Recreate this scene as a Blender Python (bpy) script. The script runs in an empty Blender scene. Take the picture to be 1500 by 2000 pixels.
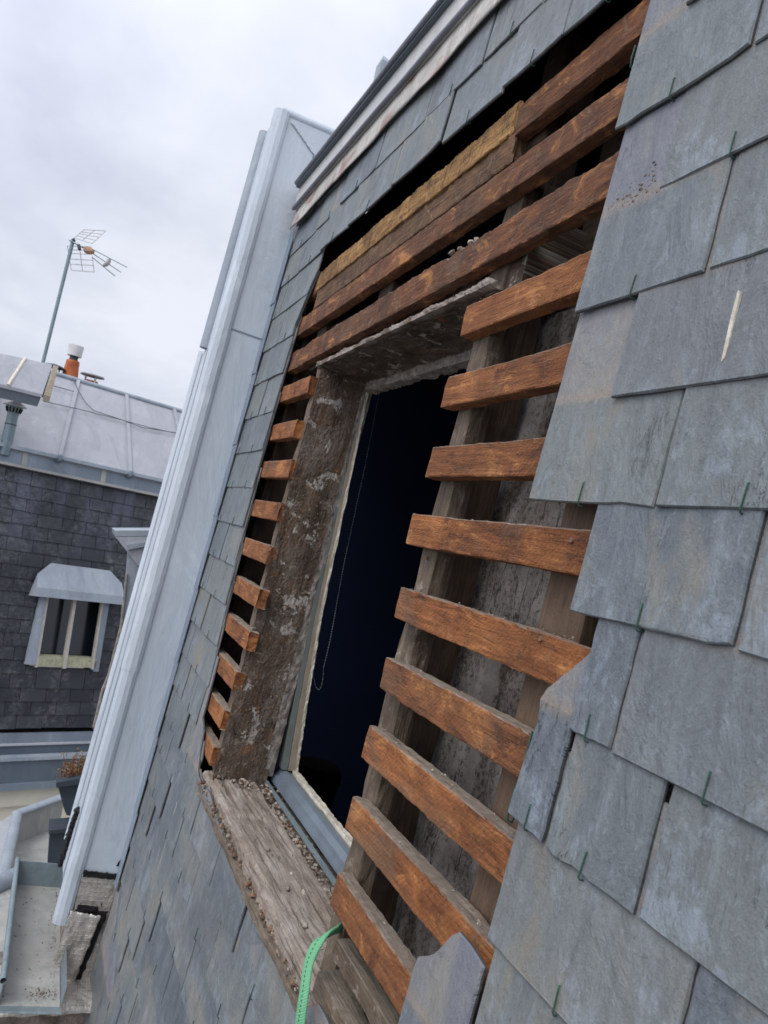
import bpy, bmesh, math, random
from mathutils import Vector, Matrix, noise
random.seed(7)
R_ = math.radians
D = bpy.data
SC = bpy.context.scene
COL = SC.collection

# ------------------------------------------------------------------ camera
CW = Vector((0.77551811, -0.56091082, -0.03796794))
CX = Vector((0.37696475509404104, 0.9041234242232281, 0.20114275325687078))
CY = Vector((0.03736285056384932, 0.20214327383395944, -0.9786429963175702))   # image down
CZ = Vector((-0.925473711574042, 0.376429184063289, 0.04242026132419796))      # forward
FPX = 1550.0
cam = D.cameras.new('camera'); camo = D.objects.new('camera', cam); COL.objects.link(camo)
cam.sensor_fit = 'VERTICAL'; cam.sensor_height = 24.0; cam.sensor_width = 18.0
cam.lens = FPX / 2000.0 * 24.0
cam.clip_start = 0.02; cam.clip_end = 3000
camo.matrix_world = Matrix(((CX.x, -CY.x, -CZ.x, CW.x), (CX.y, -CY.y, -CZ.y, CW.y), (CX.z, -CY.z, -CZ.z, CW.z), (0, 0, 0, 1)))
cam.dof.use_dof = True; cam.dof.focus_distance = 1.35; cam.dof.aperture_fstop = 9.0
SC.camera = camo

# ------------------------------------------------------------------ colour management
SC.view_settings.view_transform = 'Standard'; SC.view_settings.look = 'None'
SC.view_settings.exposure = 0.04; SC.view_settings.gamma = 1.0
SC.cycles.max_bounces = 6

# ------------------------------------------------------------------ node helper
class NT:
    def __init__(s, tree): s.t = tree; s.n = tree.nodes; s.l = tree.links
    def new(s, typ, **kw):
        n = s.n.new(typ)
        for k, v in kw.items(): setattr(n, k, v)
        return n
    def put(s, sock, v):
        if v is None: return
        if isinstance(v, bpy.types.NodeSocket): s.l.new(v, sock)
        elif isinstance(v, (tuple, list)) and len(v) == 3 and sock.type == 'RGBA': sock.default_value = (*v, 1)
        else: sock.default_value = v
    def noise(s, scale, vec=None, detail=4, rough=.6, dist=0.0):
        n = s.new('ShaderNodeTexNoise'); n.inputs['Scale'].default_value = scale
        n.inputs['Detail'].default_value = detail; n.inputs['Roughness'].default_value = rough
        n.inputs['Distortion'].default_value = dist
        if vec is not None: s.l.new(vec, n.inputs['Vector'])
        return n.outputs['Fac']
    def vmul(s, vec, m):
        n = s.new('ShaderNodeVectorMath', operation='MULTIPLY'); s.put(n.inputs[0], vec); s.put(n.inputs[1], m); return n.outputs[0]
    def vadd(s, vec, m):
        n = s.new('ShaderNodeVectorMath', operation='ADD'); s.put(n.inputs[0], vec); s.put(n.inputs[1], m); return n.outputs[0]
    def math(s, op, a, b=None, clamp=False):
        n = s.new('ShaderNodeMath', operation=op); n.use_clamp = clamp; s.put(n.inputs[0], a); s.put(n.inputs[1], b); return n.outputs[0]
    def rng(s, v, a, b, c=0.0, d=1.0):
        n = s.new('ShaderNodeMapRange'); n.clamp = True
        s.put(n.inputs[0], v)
        for i, x in enumerate((a, b, c, d)): n.inputs[i + 1].default_value = x
        return n.outputs[0]
    def mix(s, f, a, b, mode='MIX'):
        n = s.new('ShaderNodeMix', data_type='RGBA', blend_type=mode); s.put(n.inputs[0], f); s.put(n.inputs[6], a); s.put(n.inputs[7], b); return n.outputs[2]
    def sep(s, v):
        n = s.new('ShaderNodeSeparateXYZ'); s.put(n.inputs[0], v); return n.outputs
    def bump(s, h, dist, strength=1.0):
        n = s.new('ShaderNodeBump'); n.inputs['Distance'].default_value = dist; n.inputs['Strength'].default_value = strength
        s.put(n.inputs['Height'], h); return n.outputs[0]

def mat(name, rough=.7, metal=0.0, spec=.4):
    m = D.materials.new(name); m.use_nodes = True; t = NT(m.node_tree)
    b = m.node_tree.nodes['Principled BSDF']
    b.inputs['Roughness'].default_value = rough; b.inputs['Metallic'].default_value = metal
    b.inputs['Specular IOR Level'].default_value = spec
    return m, t, b

# ------------------------------------------------------------------ world: overcast sky with cloud texture
SUN_EL, SUN_AZ = R_(52), R_(150)     # azimuth measured clockwise from +Y
w = D.worlds.new('World'); SC.world = w; w.use_nodes = True
T = NT(w.node_tree); bg = w.node_tree.nodes['Background']
sky = T.new('ShaderNodeTexSky', sky_type='NISHITA'); sky.sun_disc = False
sky.sun_elevation = SUN_EL; sky.sun_rotation = SUN_AZ
tc = T.new('ShaderNodeTexCoord'); g = tc.outputs['Generated']
sx = T.sep(g)
zz = T.math('ADD', T.math('MAXIMUM', sx[2], 0.0), 0.28)
cv = T.new('ShaderNodeCombineXYZ')
T.put(cv.inputs[0], T.math('DIVIDE', sx[0], zz)); T.put(cv.inputs[1], T.math('DIVIDE', sx[1], zz)); 
cl = T.noise(1.15, cv.outputs[0], 6, .52, .25)
cl2 = T.noise(3.6, T.vadd(cv.outputs[0], (4.0, 2.0, 1.0)), 5, .55, .2)
cf = T.rng(T.math('ADD', T.math('MULTIPLY', cl, .72), T.math('MULTIPLY', cl2, .28)), .36, .62)
cloud = T.mix(cf, (6.0, 6.35, 7.6), (8.9, 9.2, 10.2))
# the brighter part of the overcast stands round the hidden sun
dt = T.new('ShaderNodeVectorMath', operation='DOT_PRODUCT'); T.put(dt.inputs[0], g)
dt.inputs[1].default_value = (math.sin(SUN_AZ) * math.cos(SUN_EL), math.cos(SUN_AZ) * math.cos(SUN_EL), math.sin(SUN_EL))
glow = T.rng(dt.outputs['Value'], -.1, 1.0, 1.04, 2.3)
cloudg = T.mix(1.0, cloud, glow, 'MULTIPLY')
T.put(bg.inputs['Color'], T.mix(.93, sky.outputs[0], cloudg)); bg.inputs['Strength'].default_value = 0.093
sun = D.lights.new('sun', 'SUN'); sun.energy = 1.3; sun.angle = R_(25); sun.color = (1, .97, .92)
so = D.objects.new('sun', sun); COL.objects.link(so)
sd = Vector(dt.inputs[1].default_value)
so.rotation_euler = sd.to_track_quat('Z', 'Y').to_euler(); so.location = (0, -20, 30)

# ------------------------------------------------------------------ geometry frames
AL = R_(3)
UX = Vector((1, 0, 0)); VX = Vector((0, math.sin(AL), math.cos(AL))); WX = Vector((0, -math.cos(AL), math.sin(AL)))
RM = Matrix(((UX.x, VX.x, WX.x, 0), (UX.y, VX.y, WX.y, 0), (UX.z, VX.z, WX.z, 0), (0, 0, 0, 1)))
def P(u, v, w=0.0): return UX * u + VX * v + WX * w
CU = Vector((CW.dot(UX), CW.dot(VX), CW.dot(WX)))
def ray(px, py): return CX * (px - 750) + CY * (py - 1000) + CZ * FPX
def at(px, py, w):                      # a photo point on the plane w metres proud of the battens, as (u,v,w)
    d = ray(px, py); t = (w - CU.z) / d.dot(WX); q = CW + d * t
    return (q.dot(UX), q.dot(VX), w)
def hit(px, py, P0, N):
    d = ray(px, py); return CW + d * (N.dot(P0 - CW) / N.dot(d))
def depth(px, py, dd): return CW + ray(px, py) * (dd / FPX)
def proj(q):
    r = q - CW; z = r.dot(CZ)
    if z < .05: return None
    return (750 + FPX * r.dot(CX) / z, 1000 + FPX * r.dot(CY) / z, z)

# ------------------------------------------------------------------ mesh builder
def nz(p, s=1.0, o=0.0): return noise.noise(Vector(p) * s + Vector((o, o * 1.7, o * .3)))
class MB:
    def __init__(s): s.v = []; s.f = []; s.uv = []; s.sm = []
    def add(s, verts, faces, uvs=None, smooth=False):
        o = len(s.v); s.v += [Vector(q) for q in verts]
        for i, f in enumerate(faces):
            s.f.append([o + k for k in f]); s.sm.append(smooth)
            s.uv.append([uvs[k] for k in f] if uvs else [(0, 0)] * len(f))
    rimf = None
    def build(s, name, m, parent=None, matrix=None):
        me = D.meshes.new(name); me.from_pydata([tuple(q) for q in s.v], [], s.f)
        uvl = me.uv_layers.new(name='UVMap'); k = 0
        for fu in s.uv:
            for q in fu: uvl.data[k].uv = q; k += 1
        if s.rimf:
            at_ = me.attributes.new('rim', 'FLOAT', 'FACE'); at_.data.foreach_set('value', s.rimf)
        me.polygons.foreach_set('use_smooth', s.sm); me.update(); me.validate()
        o = D.objects.new(name, me); COL.objects.link(o); me.materials.append(m)
        if matrix is not None: o.matrix_world = matrix
        if parent: adopt(o, parent)
        return o
    def box(s, a, b, fr=P, uvscale=1):      # a,b = opposite corners in frame coordinates
        (x0, y0, z0), (x1, y1, z1) = a, b
        vs = [fr(x, y, z) for z in (z0, z1) for y in (y0, y1) for x in (x0, x1)]
        loc = [(x, y) if abs(x1-x0) > abs(z1-z0)*.5 else (z, y) for z in (z0, z1) for y in (y0, y1) for x in (x0, x1)]
        s.add(vs, [(0, 2, 3, 1), (4, 5, 7, 6), (0, 1, 5, 4), (2, 6, 7, 3), (0, 4, 6, 2), (1, 3, 7, 5)], loc)
    def tube(s, pts, r, n=8, fr=None, flat=1.0, cap=True, flatdir=None):
        pts = [fr(*q) if fr else Vector(q) for q in pts]; rr = r if isinstance(r, (list, tuple)) else [r] * len(pts)
        vs = []; uv = []; L = 0; up = Vector(flatdir) if flatdir else Vector((.13, .21, 1)).normalized()
        for i, q in enumerate(pts):
            t = (pts[min(i + 1, len(pts) - 1)] - pts[max(i - 1, 0)]).normalized()
            if abs(t.dot(up)) > .95 and not flatdir: up = Vector((1, .1, .1)).normalized()
            a = t.cross(up).normalized(); b = a.cross(t).normalized()
            if i: L += (q - pts[i - 1]).length
            for k in range(n):
                an = 2 * math.pi * k / n
                vs.append(q + a * math.cos(an) * rr[i] + b * math.sin(an) * rr[i] * flat); uv.append((L, k / n))
        fs = [(i * n + k, i * n + (k + 1) % n, (i + 1) * n + (k + 1) % n, (i + 1) * n + k) for i in range(len(pts) - 1) for k in range(n)]
        s.add(vs, fs, uv, True)
        if cap: s.add(vs[:n], [tuple(range(n))[::-1]]); s.add(vs[-n:], [tuple(range(n))])
    def prism(s, poly, e0, e1, fr=P, ax=2):   # polygon in two frame axes, extruded along ax
        def q(p, e):
            c = list(p); c.insert(ax, e); return fr(*c)
        n = len(poly); vs = [q(p, e0) for p in poly] + [q(p, e1) for p in poly]; uv = [tuple(p) for p in poly] * 2
        s.add(vs, [tuple(range(n))[::-1], tuple(range(n, 2 * n))] + [(i, (i + 1) % n, n + (i + 1) % n, n + i) for i in range(n)], uv)
    def beam(s, A, B, half_w, half_h, across, seg=24, jit=.002, rag=.004, sub=2, o=0.0, fr=P, fs=9.0, taper=None):
        """rough timber from A to B (frame coords); across = frame vector of its width, height is perpendicular"""
        A = Vector(A); B = Vector(B); t = (B - A).normalized(); a = Vector(across).normalized(); b = t.cross(a).normalized()
        L = (B - A).length; ring = []; c = .92
        for k in range(sub): ring.append((-c + 2 * c * k / sub, -1))
        ring += [(c, -1), (1, -c)]
        for k in range(1, sub): ring.append((1, -c + 2 * c * k / sub))
        ring += [(1, c), (c, 1)]
        for k in range(1, sub): ring.append((c - 2 * c * k / sub, 1))
        ring += [(-c, 1), (-1, c)]
        for k in range(1, sub): ring.append((-1, c - 2 * c * k / sub))
        ring.append((-1, -c)); n = len(ring); vs = []; uv = []
        per = [0.0]
        for k in range(1, n): per.append(per[-1] + math.hypot((ring[k][0] - ring[k-1][0]) * half_w, (ring[k][1] - ring[k-1][1]) * half_h))
        for i in range(seg + 1):
            f = i / seg; cen = A + (B - A) * f
            for k, (x, y) in enumerate(ring):
                q = cen + a * x * half_w + b * y * half_h
                d = nz((f * L * fs, x * .8, y * .8), 1, o) * jit * .8 + nz((f * L * fs * 4, x * 3, y * 3), 1, o + 9) * jit * .5 + nz((f * L * fs * 11, x * 6, y * 6), 1, o + 5) * jit * .5
                q += (a * x + b * y) * d
                if i in (0, seg): q += t * (nz((x * 2, y * 2, i), 2.3, o)) * rag * (1 if i else -1)
                vs.append(fr(*q)); uv.append((f * L, per[k]))
        fs_ = [(i * n + k, i * n + (k + 1) % n, (i + 1) * n + (k + 1) % n, (i + 1) * n + k) for i in range(seg) for k in range(n)]
        s.add(vs, fs_, uv)
        e = [(x * half_w + 7, y * half_h) for x, y in ring]
        s.add(vs[:n], [tuple(range(n))[::-1]], e); s.add(vs[-n:], [tuple(range(n))], e)
    def grid(s, o, du, dv, nu, nv, disp, fr=P, flip=False, swap=False):   # displaced sheet
        vs = []; uv = []; o = Vector(o); du = Vector(du); dv = Vector(dv); nn = du.cross(dv).normalized()
        for j in range(nv + 1):
            for i in range(nu + 1):
                q = o + du * (i / nu) + dv * (j / nv); d = disp(i / nu, j / nv, q)
                vs.append(fr(*(q + nn * d))); uv.append((du.length * i / nu, dv.length * j / nv) if swap else (dv.length * j / nv, du.length * i / nu))
        fs_ = []
        for j in range(nv):
            for i in range(nu):
                a = j * (nu + 1) + i; f = (a, a + 1, a + nu + 2, a + nu + 1); fs_.append(f[::-1] if flip else f)
        s.add(vs, fs_, uv, True)
    def lump(s, c, r, o, fr=P):
        t = (1 + 5 ** .5) / 2
        ico = [(-1, t, 0), (1, t, 0), (-1, -t, 0), (1, -t, 0), (0, -1, t), (0, 1, t), (0, -1, -t), (0, 1, -t), (t, 0, -1), (t, 0, 1), (-t, 0, -1), (-t, 0, 1)]
        fc = [(0, 11, 5), (0, 5, 1), (0, 1, 7), (0, 7, 10), (0, 10, 11), (1, 5, 9), (5, 11, 4), (11, 10, 2), (10, 7, 6), (7, 1, 8), (3, 9, 4), (3, 4, 2), (3, 2, 6), (3, 6, 8), (3, 8, 9), (4, 9, 5), (2, 4, 11), (6, 2, 10), (8, 6, 7), (9, 8, 1)]
        sq = (1 + .6 * nz((o, 0, 0), 3), .7 + .4 * nz((0, o, 0), 3), .8 + .5 * nz((0, 0, o), 3))
        s.add([fr(*(Vector(c) + Vector((x * sq[0], y * sq[1], z * sq[2])) * r / 1.9 * (1 + .5 * nz((x, y, z), .8, o)))) for x, y, z in ico], fc, [(o, 0)] * 12)

def ident(x, y, z): return Vector((x, y, z))
def adopt(o, parent): o.parent = parent; o.matrix_parent_inverse = WORLD.get(parent.name, parent.matrix_world).inverted()
WORLD = {}
def thing(name, label, cat, loc=(0, 0, 0), group=None):
    o = D.objects.new(name, None); COL.objects.link(o); o.location = loc; o.empty_display_size = .1
    o['label'] = label; o['category'] = cat
    if group: o['group'] = group
    WORLD[o.name] = Matrix.Translation(Vector(loc)); return o
def tag(o, label, cat, group=None, kind=None):
    o['label'] = label; o['category'] = cat
    if group: o['group'] = group
    if kind: o['kind'] = kind
    return o

# ------------------------------------------------------------------ materials
def uvvec(t, rnd=True, sx=1.0, sy=1.0):
    u = t.new('ShaderNodeUVMap').outputs[0]
    v = t.vmul(u, (sx, sy, 1))
    if rnd:
        gi = t.new('ShaderNodeNewGeometry').outputs['Random Per Island']; oi = t.new('ShaderNodeObjectInfo').outputs['Random']
        c = t.new('ShaderNodeCombineXYZ'); t.put(c.inputs[2], t.math('MULTIPLY', t.math('ADD', gi, oi), 37.0)); v = t.vadd(v, c.outputs[0])
    return v, u
def slate_material():
    m, t, b = mat('slate', .5, 0, .45)
    gi = t.new('ShaderNodeNewGeometry').outputs['Random Per Island']; oi = t.new('ShaderNodeObjectInfo').outputs['Random']
    r = t.math('FRACT', t.math('MULTIPLY', t.math('ADD', gi, oi), 7.13))
    r2 = t.math('FRACT', t.math('MULTIPLY', r, 17.7))
    v, u = uvvec(t); s = t.sep(u)
    base = t.mix(r, (.102, .122, .142), (.150, .168, .164))
    base = t.mix(t.rng(r2, .45, 1, 0, .5), base, (.19, .187, .182))
    cloud = t.noise(7, t.vmul(v, (1, .7, 1)), 6, .62, .25)
    base = t.mix(t.rng(cloud, .44, .62, 0, .6), base, (.18, .202, .196))
    vs = t.vmul(v, (1, .16, 1)); st = t.noise(46, vs, 5, .7, .4)
    base = t.mix(t.rng(st, .52, .74, 0, .6), base, (.25, .275, .295))
    base = t.mix(t.rng(st, .48, .25, 0, .5), base, (.06, .068, .078))
    # pale blue bloom in small flecks, thicker near the lower edge
    bl = t.noise(34, t.vmul(v, (1, .62, 1)), 8, .78, .35)
    patch = t.rng(t.noise(6, v, 3, .5), .4, .65, -.05, .05)
    edge = t.rng(s[1], .0, .10, .075, 0.0)
    bloom = t.rng(t.math('ADD', t.math('ADD', bl, edge), patch), .56, .68, 0, .62)
    base = t.mix(bloom, base, (.27, .315, .365))
    br = t.noise(7, t.vmul(v, (1, .55, 1)), 6, .68, .4)
    base = t.mix(t.rng(br, .55, .67, 0, .65), base, (.225, .19, .135))
    left = t.rng(t.sep(t.new('ShaderNodeNewGeometry').outputs['Position'])[2], -.62, -.80, 0, 1)
    rain = t.noise(3.2, t.vmul(t.new('ShaderNodeNewGeometry').outputs['Position'], (.8, 1, 1.5)), 4, .55, .8)
    base = t.mix(t.math('MULTIPLY', left, t.rng(rain, .52, .64, 0, .5)), base, (.27, .25, .20))
    base = t.mix(t.math('MULTIPLY', left, t.rng(rain, .48, .38, 0, .45)), base, (.075, .088, .105))
    cov = t.math('GREATER_THAN', t.math('ADD', s[1], t.math('MULTIPLY', t.math('SUBTRACT', br, .5), .03)), .1285)
    lil = t.mix(t.rng(t.noise(13, t.vmul(v, (1, .3, 1)), 4, .6, .5), .4, .6), (.165, .168, .20), (.27, .25, .22))
    lil = t.mix(t.rng(bl, .55, .68, 0, .4), lil, (.09, .09, .1))
    base = t.mix(t.math('MULTIPLY', cov, .8), base, lil)
    tide = t.math('SUBTRACT', 1.0, t.rng(t.math('ABSOLUTE', t.math('SUBTRACT', s[1], t.math('ADD', .136, t.math('MULTIPLY', t.math('SUBTRACT', cloud, .5), .03)))), .0, .014))
    base = t.mix(t.math('MULTIPLY', tide, .5), base, (.30, .215, .14))
    fine = t.noise(420, v, 3, .7)
    base = t.mix(t.rng(fine, .35, .75, 0, .3), base, (.24, .26, .27))
    ck = t.noise(9, t.vmul(v, (1.8, .35, 1)), 7, .7, .6)
    crack = t.rng(t.math('ABSOLUTE', t.math('SUBTRACT', ck, .53)), 0.0, .004, 1, 0)
    speck = t.noise(150, t.vmul(v, (1, .6, 1)), 5, .8)
    base = t.mix(t.rng(speck, .58, .68, 0, .45), base, (.30, .34, .38)); base = t.mix(t.rng(speck, .40, .32, 0, .5), base, (.06, .065, .07))
    crack = t.math('MULTIPLY', crack, t.rng(t.noise(5, v, 2), .58, .66))
    base = t.mix(t.math('MULTIPLY', crack, .6), base, (.035, .04, .045))
    dr = t.noise(30, t.vmul(v, (1.2, .13, 1)), 2, .5, .3)
    base = t.mix(t.rng(dr, .785, .80, 0, .85), base, (.55, .53, .47))
    tone = t.math('FRACT', t.math('MULTIPLY', r, 31.3))
    base = t.mix(t.math('MULTIPLY', left, t.rng(tone, .5, 1, 0, .2)), base, (.065, .076, .09)); base = t.mix(t.math('MULTIPLY', left, t.rng(tone, .3, 0, 0, .25)), base, (.22, .235, .23))
    # dirty broken edges, darkened further to paint the shadow lines along them
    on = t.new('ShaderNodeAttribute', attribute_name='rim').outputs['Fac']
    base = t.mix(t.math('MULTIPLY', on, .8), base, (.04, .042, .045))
    t.put(b.inputs['Base Color'], base)
    t.put(b.inputs['Roughness'], t.rng(bl, .3, .7, .42, .68))
    h = t.math('ADD', t.math('ADD', t.math('MULTIPLY', st, .5), t.math('MULTIPLY', cloud, .8)), t.math('ADD', t.math('MULTIPLY', fine, .12), t.math('MULTIPLY', crack, -.5)))
    t.put(b.inputs['Normal'], t.bump(t.math('ADD', h, t.math('ADD', t.math('MULTIPLY', speck, .35), t.math('MULTIPLY', t.noise(14, t.vmul(v, (1, .45, 1)), 6, .6, 1.2), 1.6))), .006, 1.0))
    return m
def wood_material(name, cA, cB, cC, dust=.0, dustcol=(.27, .235, .19), saw=.0, rough=.75, bumpd=.004, grain=1.0, stain=None, stainamt=.5, comb=False, patch=False):
    m, t, b = mat(name, rough, 0, .25)
    v, u = uvvec(t)
    vg = t.vmul(v, (2.2 * grain, 26 * grain, 1))
    g1 = t.noise(3.0, vg, 6, .65, 1.2); g2 = t.noise(9.0, t.vmul(v, (1.2, 14, 1)), 5, .7, .5); bl = t.noise(9, v, 5, .6, 1.0)
    c = t.mix(t.rng(g1, .32, .68), cA, cB)
    c = t.mix(t.rng(bl, .38, .68, 0, .85), c, cC)
    c = t.mix(t.rng(g2, .56, .75, 0, .8), c, tuple(x * .32 for x in cA))
    h = t.math('ADD', t.math('MULTIPLY', g1, .5), t.math('MULTIPLY', g2, .6))
    if saw:
        wv = t.new('ShaderNodeTexWave', wave_type='BANDS', bands_direction='DIAGONAL'); t.put(wv.inputs['Vector'], v)
        wv.inputs['Scale'].default_value = 60; wv.inputs['Distortion'].default_value = 3.5; wv.inputs['Detail'].default_value = 3; wv.inputs['Detail Scale'].default_value = 2
        c = t.mix(t.rng(wv.outputs['Fac'], .35, .9, 0, saw), c, tuple(x * .55 for x in cA)); h = t.math('ADD', h, t.math('MULTIPLY', wv.outputs['Fac'], .25 * saw / .4))
    if patch:     # old plaster skin, rust tones and pits
        p1 = t.noise(13, t.vmul(v, (.6, 1, 1)), 7, .75, .5); p2 = t.noise(21, t.vadd(t.vmul(v, (.7, 1, 1)), (3, 7, 1)), 6, .72, .4)
        c = t.mix(t.rng(p1, .48, .58, 0, .7), c, (.20, .165, .135)); c = t.mix(t.rng(t.noise(17, t.vadd(v, (1, 2, 3)), 6, .7, .5), .585, .62, 0, .85), c, (.47, .43, .385)); c = t.mix(t.rng(p2, .60, .66, 0, .75), c, (.26, .10, .04)); c = t.mix(t.rng(p2, .37, .33, 0, .85), c, (.015, .011, .009)); h = t.math('ADD', h, t.math('MULTIPLY', t.rng(p1, .5, .68), .8))
    if comb:      # rows of teeth left across the decayed face
        cb = t.noise(26, t.vmul(v, (2.6, .6, 1)), 5, .7, .5); c = t.mix(t.rng(cb, .53, .62, 0, .7), c, (.06, .034, .02)); h = t.math('ADD', h, t.math('MULTIPLY', cb, -.8))
    if stain:
        sn = t.noise(34, v, 6, .75, .8)
        c = t.mix(t.rng(sn, .56, .68, 0, stainamt), c, stain)
    if saw:
        oi = t.new('ShaderNodeObjectInfo').outputs['Random']
        c = t.mix(t.rng(t.math('FRACT', t.math('MULTIPLY', oi, 5.3)), .2, 1, 0, .35), c, (.15, .08, .045))
        big = t.noise(9, t.vmul(v, (1, 2.2, 1)), 8, .78, .8)
        c = t.mix(t.rng(big, .53, .62, 0, .75), c, (.07, .032, .019)); c = t.mix(t.rng(big, .46, .36, 0, .7), c, (.62, .28, .098)); nb = t.noise(3.1, t.vadd(v, (5, 1, 2)), 5, .7, .5); c = t.mix(t.rng(nb, .54, .64, 0, .55), c, (.16, .115, .08))
        sc = t.noise(8, t.vmul(v, (1, 9, 1)), 7, .8, .9); c = t.mix(t.rng(sc, .64, .70, 0, .7), c, (.50, .36, .24)); c = t.mix(t.rng(sc, .36, .30, 0, .8), c, (.03, .018, .012))
        h = t.math('ADD', h, t.math('MULTIPLY', sc, 1.2))
    # knots, nail holes
    kn = t.new('ShaderNodeTexVoronoi'); t.put(kn.inputs['Vector'], t.vmul(v, (11, 24, 1)))
    c = t.mix(t.rng(kn.outputs['Distance'], .05, .12, .75, 0), c, (.02, .012, .008))
    ft = t.noise(300, v, 3, .7)
    c = t.mix(t.rng(ft, .55, .8, 0, .35), c, tuple(min(1, x * 1.7) for x in cB))
    if dust:
        nrm = t.new('ShaderNodeNewGeometry').outputs['True Normal']; up = t.sep(nrm)[2]
        dm = t.math('MULTIPLY', t.rng(t.math('ADD', up, t.math('MULTIPLY', t.math('SUBTRACT', bl, .5), .5)), .25, .7), dust)
        dc = t.mix(t.rng(t.noise(60, v, 4, .7), .3, .7), tuple(x * .55 for x in dustcol), dustcol)
        c = t.mix(dm, c, dc)
    t.put(b.inputs['Base Color'], c)
    t.put(b.inputs['Normal'], t.bump(t.math('ADD', h, t.math('MULTIPLY', ft, .15)), bumpd, .9))
    return m
def zinc_material(name, base, dark, rough=.42, metal=.25, streak=.5, dirt=(.28, .27, .25), amt=.4, scale=1.0, bd=.0015):
    m, t, b = mat(name, rough, metal, .5)
    o = t.new('ShaderNodeTexCoord').outputs['Object']
    n1 = t.noise(2.2 * scale, t.vmul(o, (1, 1, .35)), 5, .6, .6); n2 = t.noise(16 * scale, t.vmul(o, (1, 1, .25)), 5, .7, .5); n3 = t.noise(90 * scale, o, 3, .7)
    c = t.mix(t.rng(n1, .35, .65), base, dark); c = t.mix(t.rng(n2, .5, .75, 0, streak), c, tuple(min(1, x * 1.22) for x in base))
    c = t.mix(t.rng(t.noise(5 * scale, o, 6, .75, 1.3), .58, .72, 0, amt), c, dirt)
    c = t.mix(t.rng(n3, .6, .8, 0, .25), c, tuple(x * .6 for x in base))
    w1 = t.noise(3.2 * scale, t.vmul(t.vadd(o, (7, 3, 2)), (1, 1, .4)), 7, .72, 1.2); c = t.mix(t.rng(w1, .55, .66, 0, .45), c, tuple(x * .72 for x in dark)); c = t.mix(t.rng(w1, .43, .36, 0, .4), c, tuple(min(1, x * 1.25 + .02) for x in base))
    t.put(b.inputs['Base Color'], c); t.put(b.inputs['Roughness'], t.rng(n2, .3, .7, rough - .08, rough + .14))
    t.put(b.inputs['Normal'], t.bump(t.math('ADD', t.math('ADD', n1, t.math('MULTIPLY', w1, .8)), t.math('MULTIPLY', n3, .06)), bd * 14, .5))
    return m
def plain(name, col, rough=.7, var=.25, scale=20, metal=0.0, bumpd=.002, col2=None, spec=.3, dist=.5):
    m, t, b = mat(name, rough, metal, spec)
    o = t.new('ShaderNodeTexCoord').outputs['Object']; n = t.noise(scale, o, 6, .65, dist)
    c2 = col2 or tuple(x * (1 - var * 1.6) for x in col)
    t.put(b.inputs['Base Color'], t.mix(t.rng(n, .35, .65), col, c2)); t.put(b.inputs['Normal'], t.bump(t.noise(scale * 4, o, 5, .7), bumpd, .8))
    return m

M = {}
M['slate'] = slate_material()
M['lath'] = wood_material('batten_wood', (.29, .100, .034), (.50, .195, .066), (.18, .062, .024), dust=.95, dustcol=(.38, .32, .255), saw=.16, bumpd=.008, stain=(.36, .22, .12), stainamt=.45, grain=.8)
M['lath_top'] = wood_material('old_batten_wood', (.15, .055, .025), (.27, .11, .048), (.075, .042, .027), dust=.9, saw=.08, bumpd=.007, stain=(.34, .25, .17), stainamt=.5)
M['rotten'] = wood_material('rotten_wood', (.27, .14, .048), (.55, .31, .115), (.09, .047, .024), dust=.2, bumpd=.012, grain=.9, stain=(.035, .022, .014), stainamt=.95, comb=True)
M['furring'] = wood_material('furring_wood', (.12, .062, .033), (.22, .12, .058), (.055, .034, .024), dust=.3, bumpd=.012, grain=.8, stain=(.42, .32, .2), stainamt=.5)
M['straw'] = wood_material('straw', (.30, .165, .055), (.46, .30, .14), (.25, .10, .05))
M['rafter'] = wood_material('rafter_wood', (.13, .095, .065), (.235, .185, .135), (.075, .052, .036), dust=.5, bumpd=.008, stain=(.4, .35, .29), stainamt=.5)
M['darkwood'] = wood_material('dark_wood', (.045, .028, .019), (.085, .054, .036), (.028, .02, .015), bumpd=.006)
M['brownboard'] = wood_material('brown_board', (.12, .075, .047), (.17, .115, .075), (.08, .05, .034), bumpd=.004)
M['jamb'] = wood_material('weathered_jamb_wood', (.085, .055, .037), (.17, .118, .082), (.045, .031, .022), dust=.3, bumpd=.007, grain=.35, stain=(.34, .29, .24), stainamt=.6, patch=True)
M['sill'] = wood_material('weathered_sill_wood', (.25, .20, .155), (.42, .365, .32), (.15, .10, .065), dust=.25, dustcol=(.44, .39, .34), bumpd=.012, grain=.6, stain=(.55, .50, .45), stainamt=.6)

def plaster_mat():
    m, t, b = mat('mottled_plaster', .9, 0, .2)
    o = t.new('ShaderNodeTexCoord').outputs['Object']
    sp = t.noise(110, o, 8, .85, .4); big = t.noise(7, t.vmul(o, (1, 1, .5)), 5, .65, 1.0)
    c = t.mix(t.rng(big, .38, .6), (.19, .155, .125), (.44, .40, .36))
    thr = t.math('ADD', sp, t.math('MULTIPLY', t.math('SUBTRACT', big, .5), .35))
    c = t.mix(t.rng(thr, .53, .40, 0, .88), c, (.042, .033, .027))
    st = t.noise(16, t.vmul(o, (1, 1, .1)), 4, .6, .2)
    c = t.mix(t.rng(st, .6, .64, 0, .7), c, (.30, .27, .24)); c = t.mix(t.rng(t.math('ABSOLUTE', t.math('SUBTRACT', st, .5)), 0, .012, .8, 0), c, (.015, .012, .01))
    t.put(b.inputs['Base Color'], c); t.put(b.inputs['Normal'], t.bump(t.math('ADD', sp, st), .008, .9)); return m
M['plaster'] = plaster_mat()
M['mortar'] = plain('grey_mortar', (.44, .40, .355), .9, .3, 40, bumpd=.007, col2=(.20, .165, .135))
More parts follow.
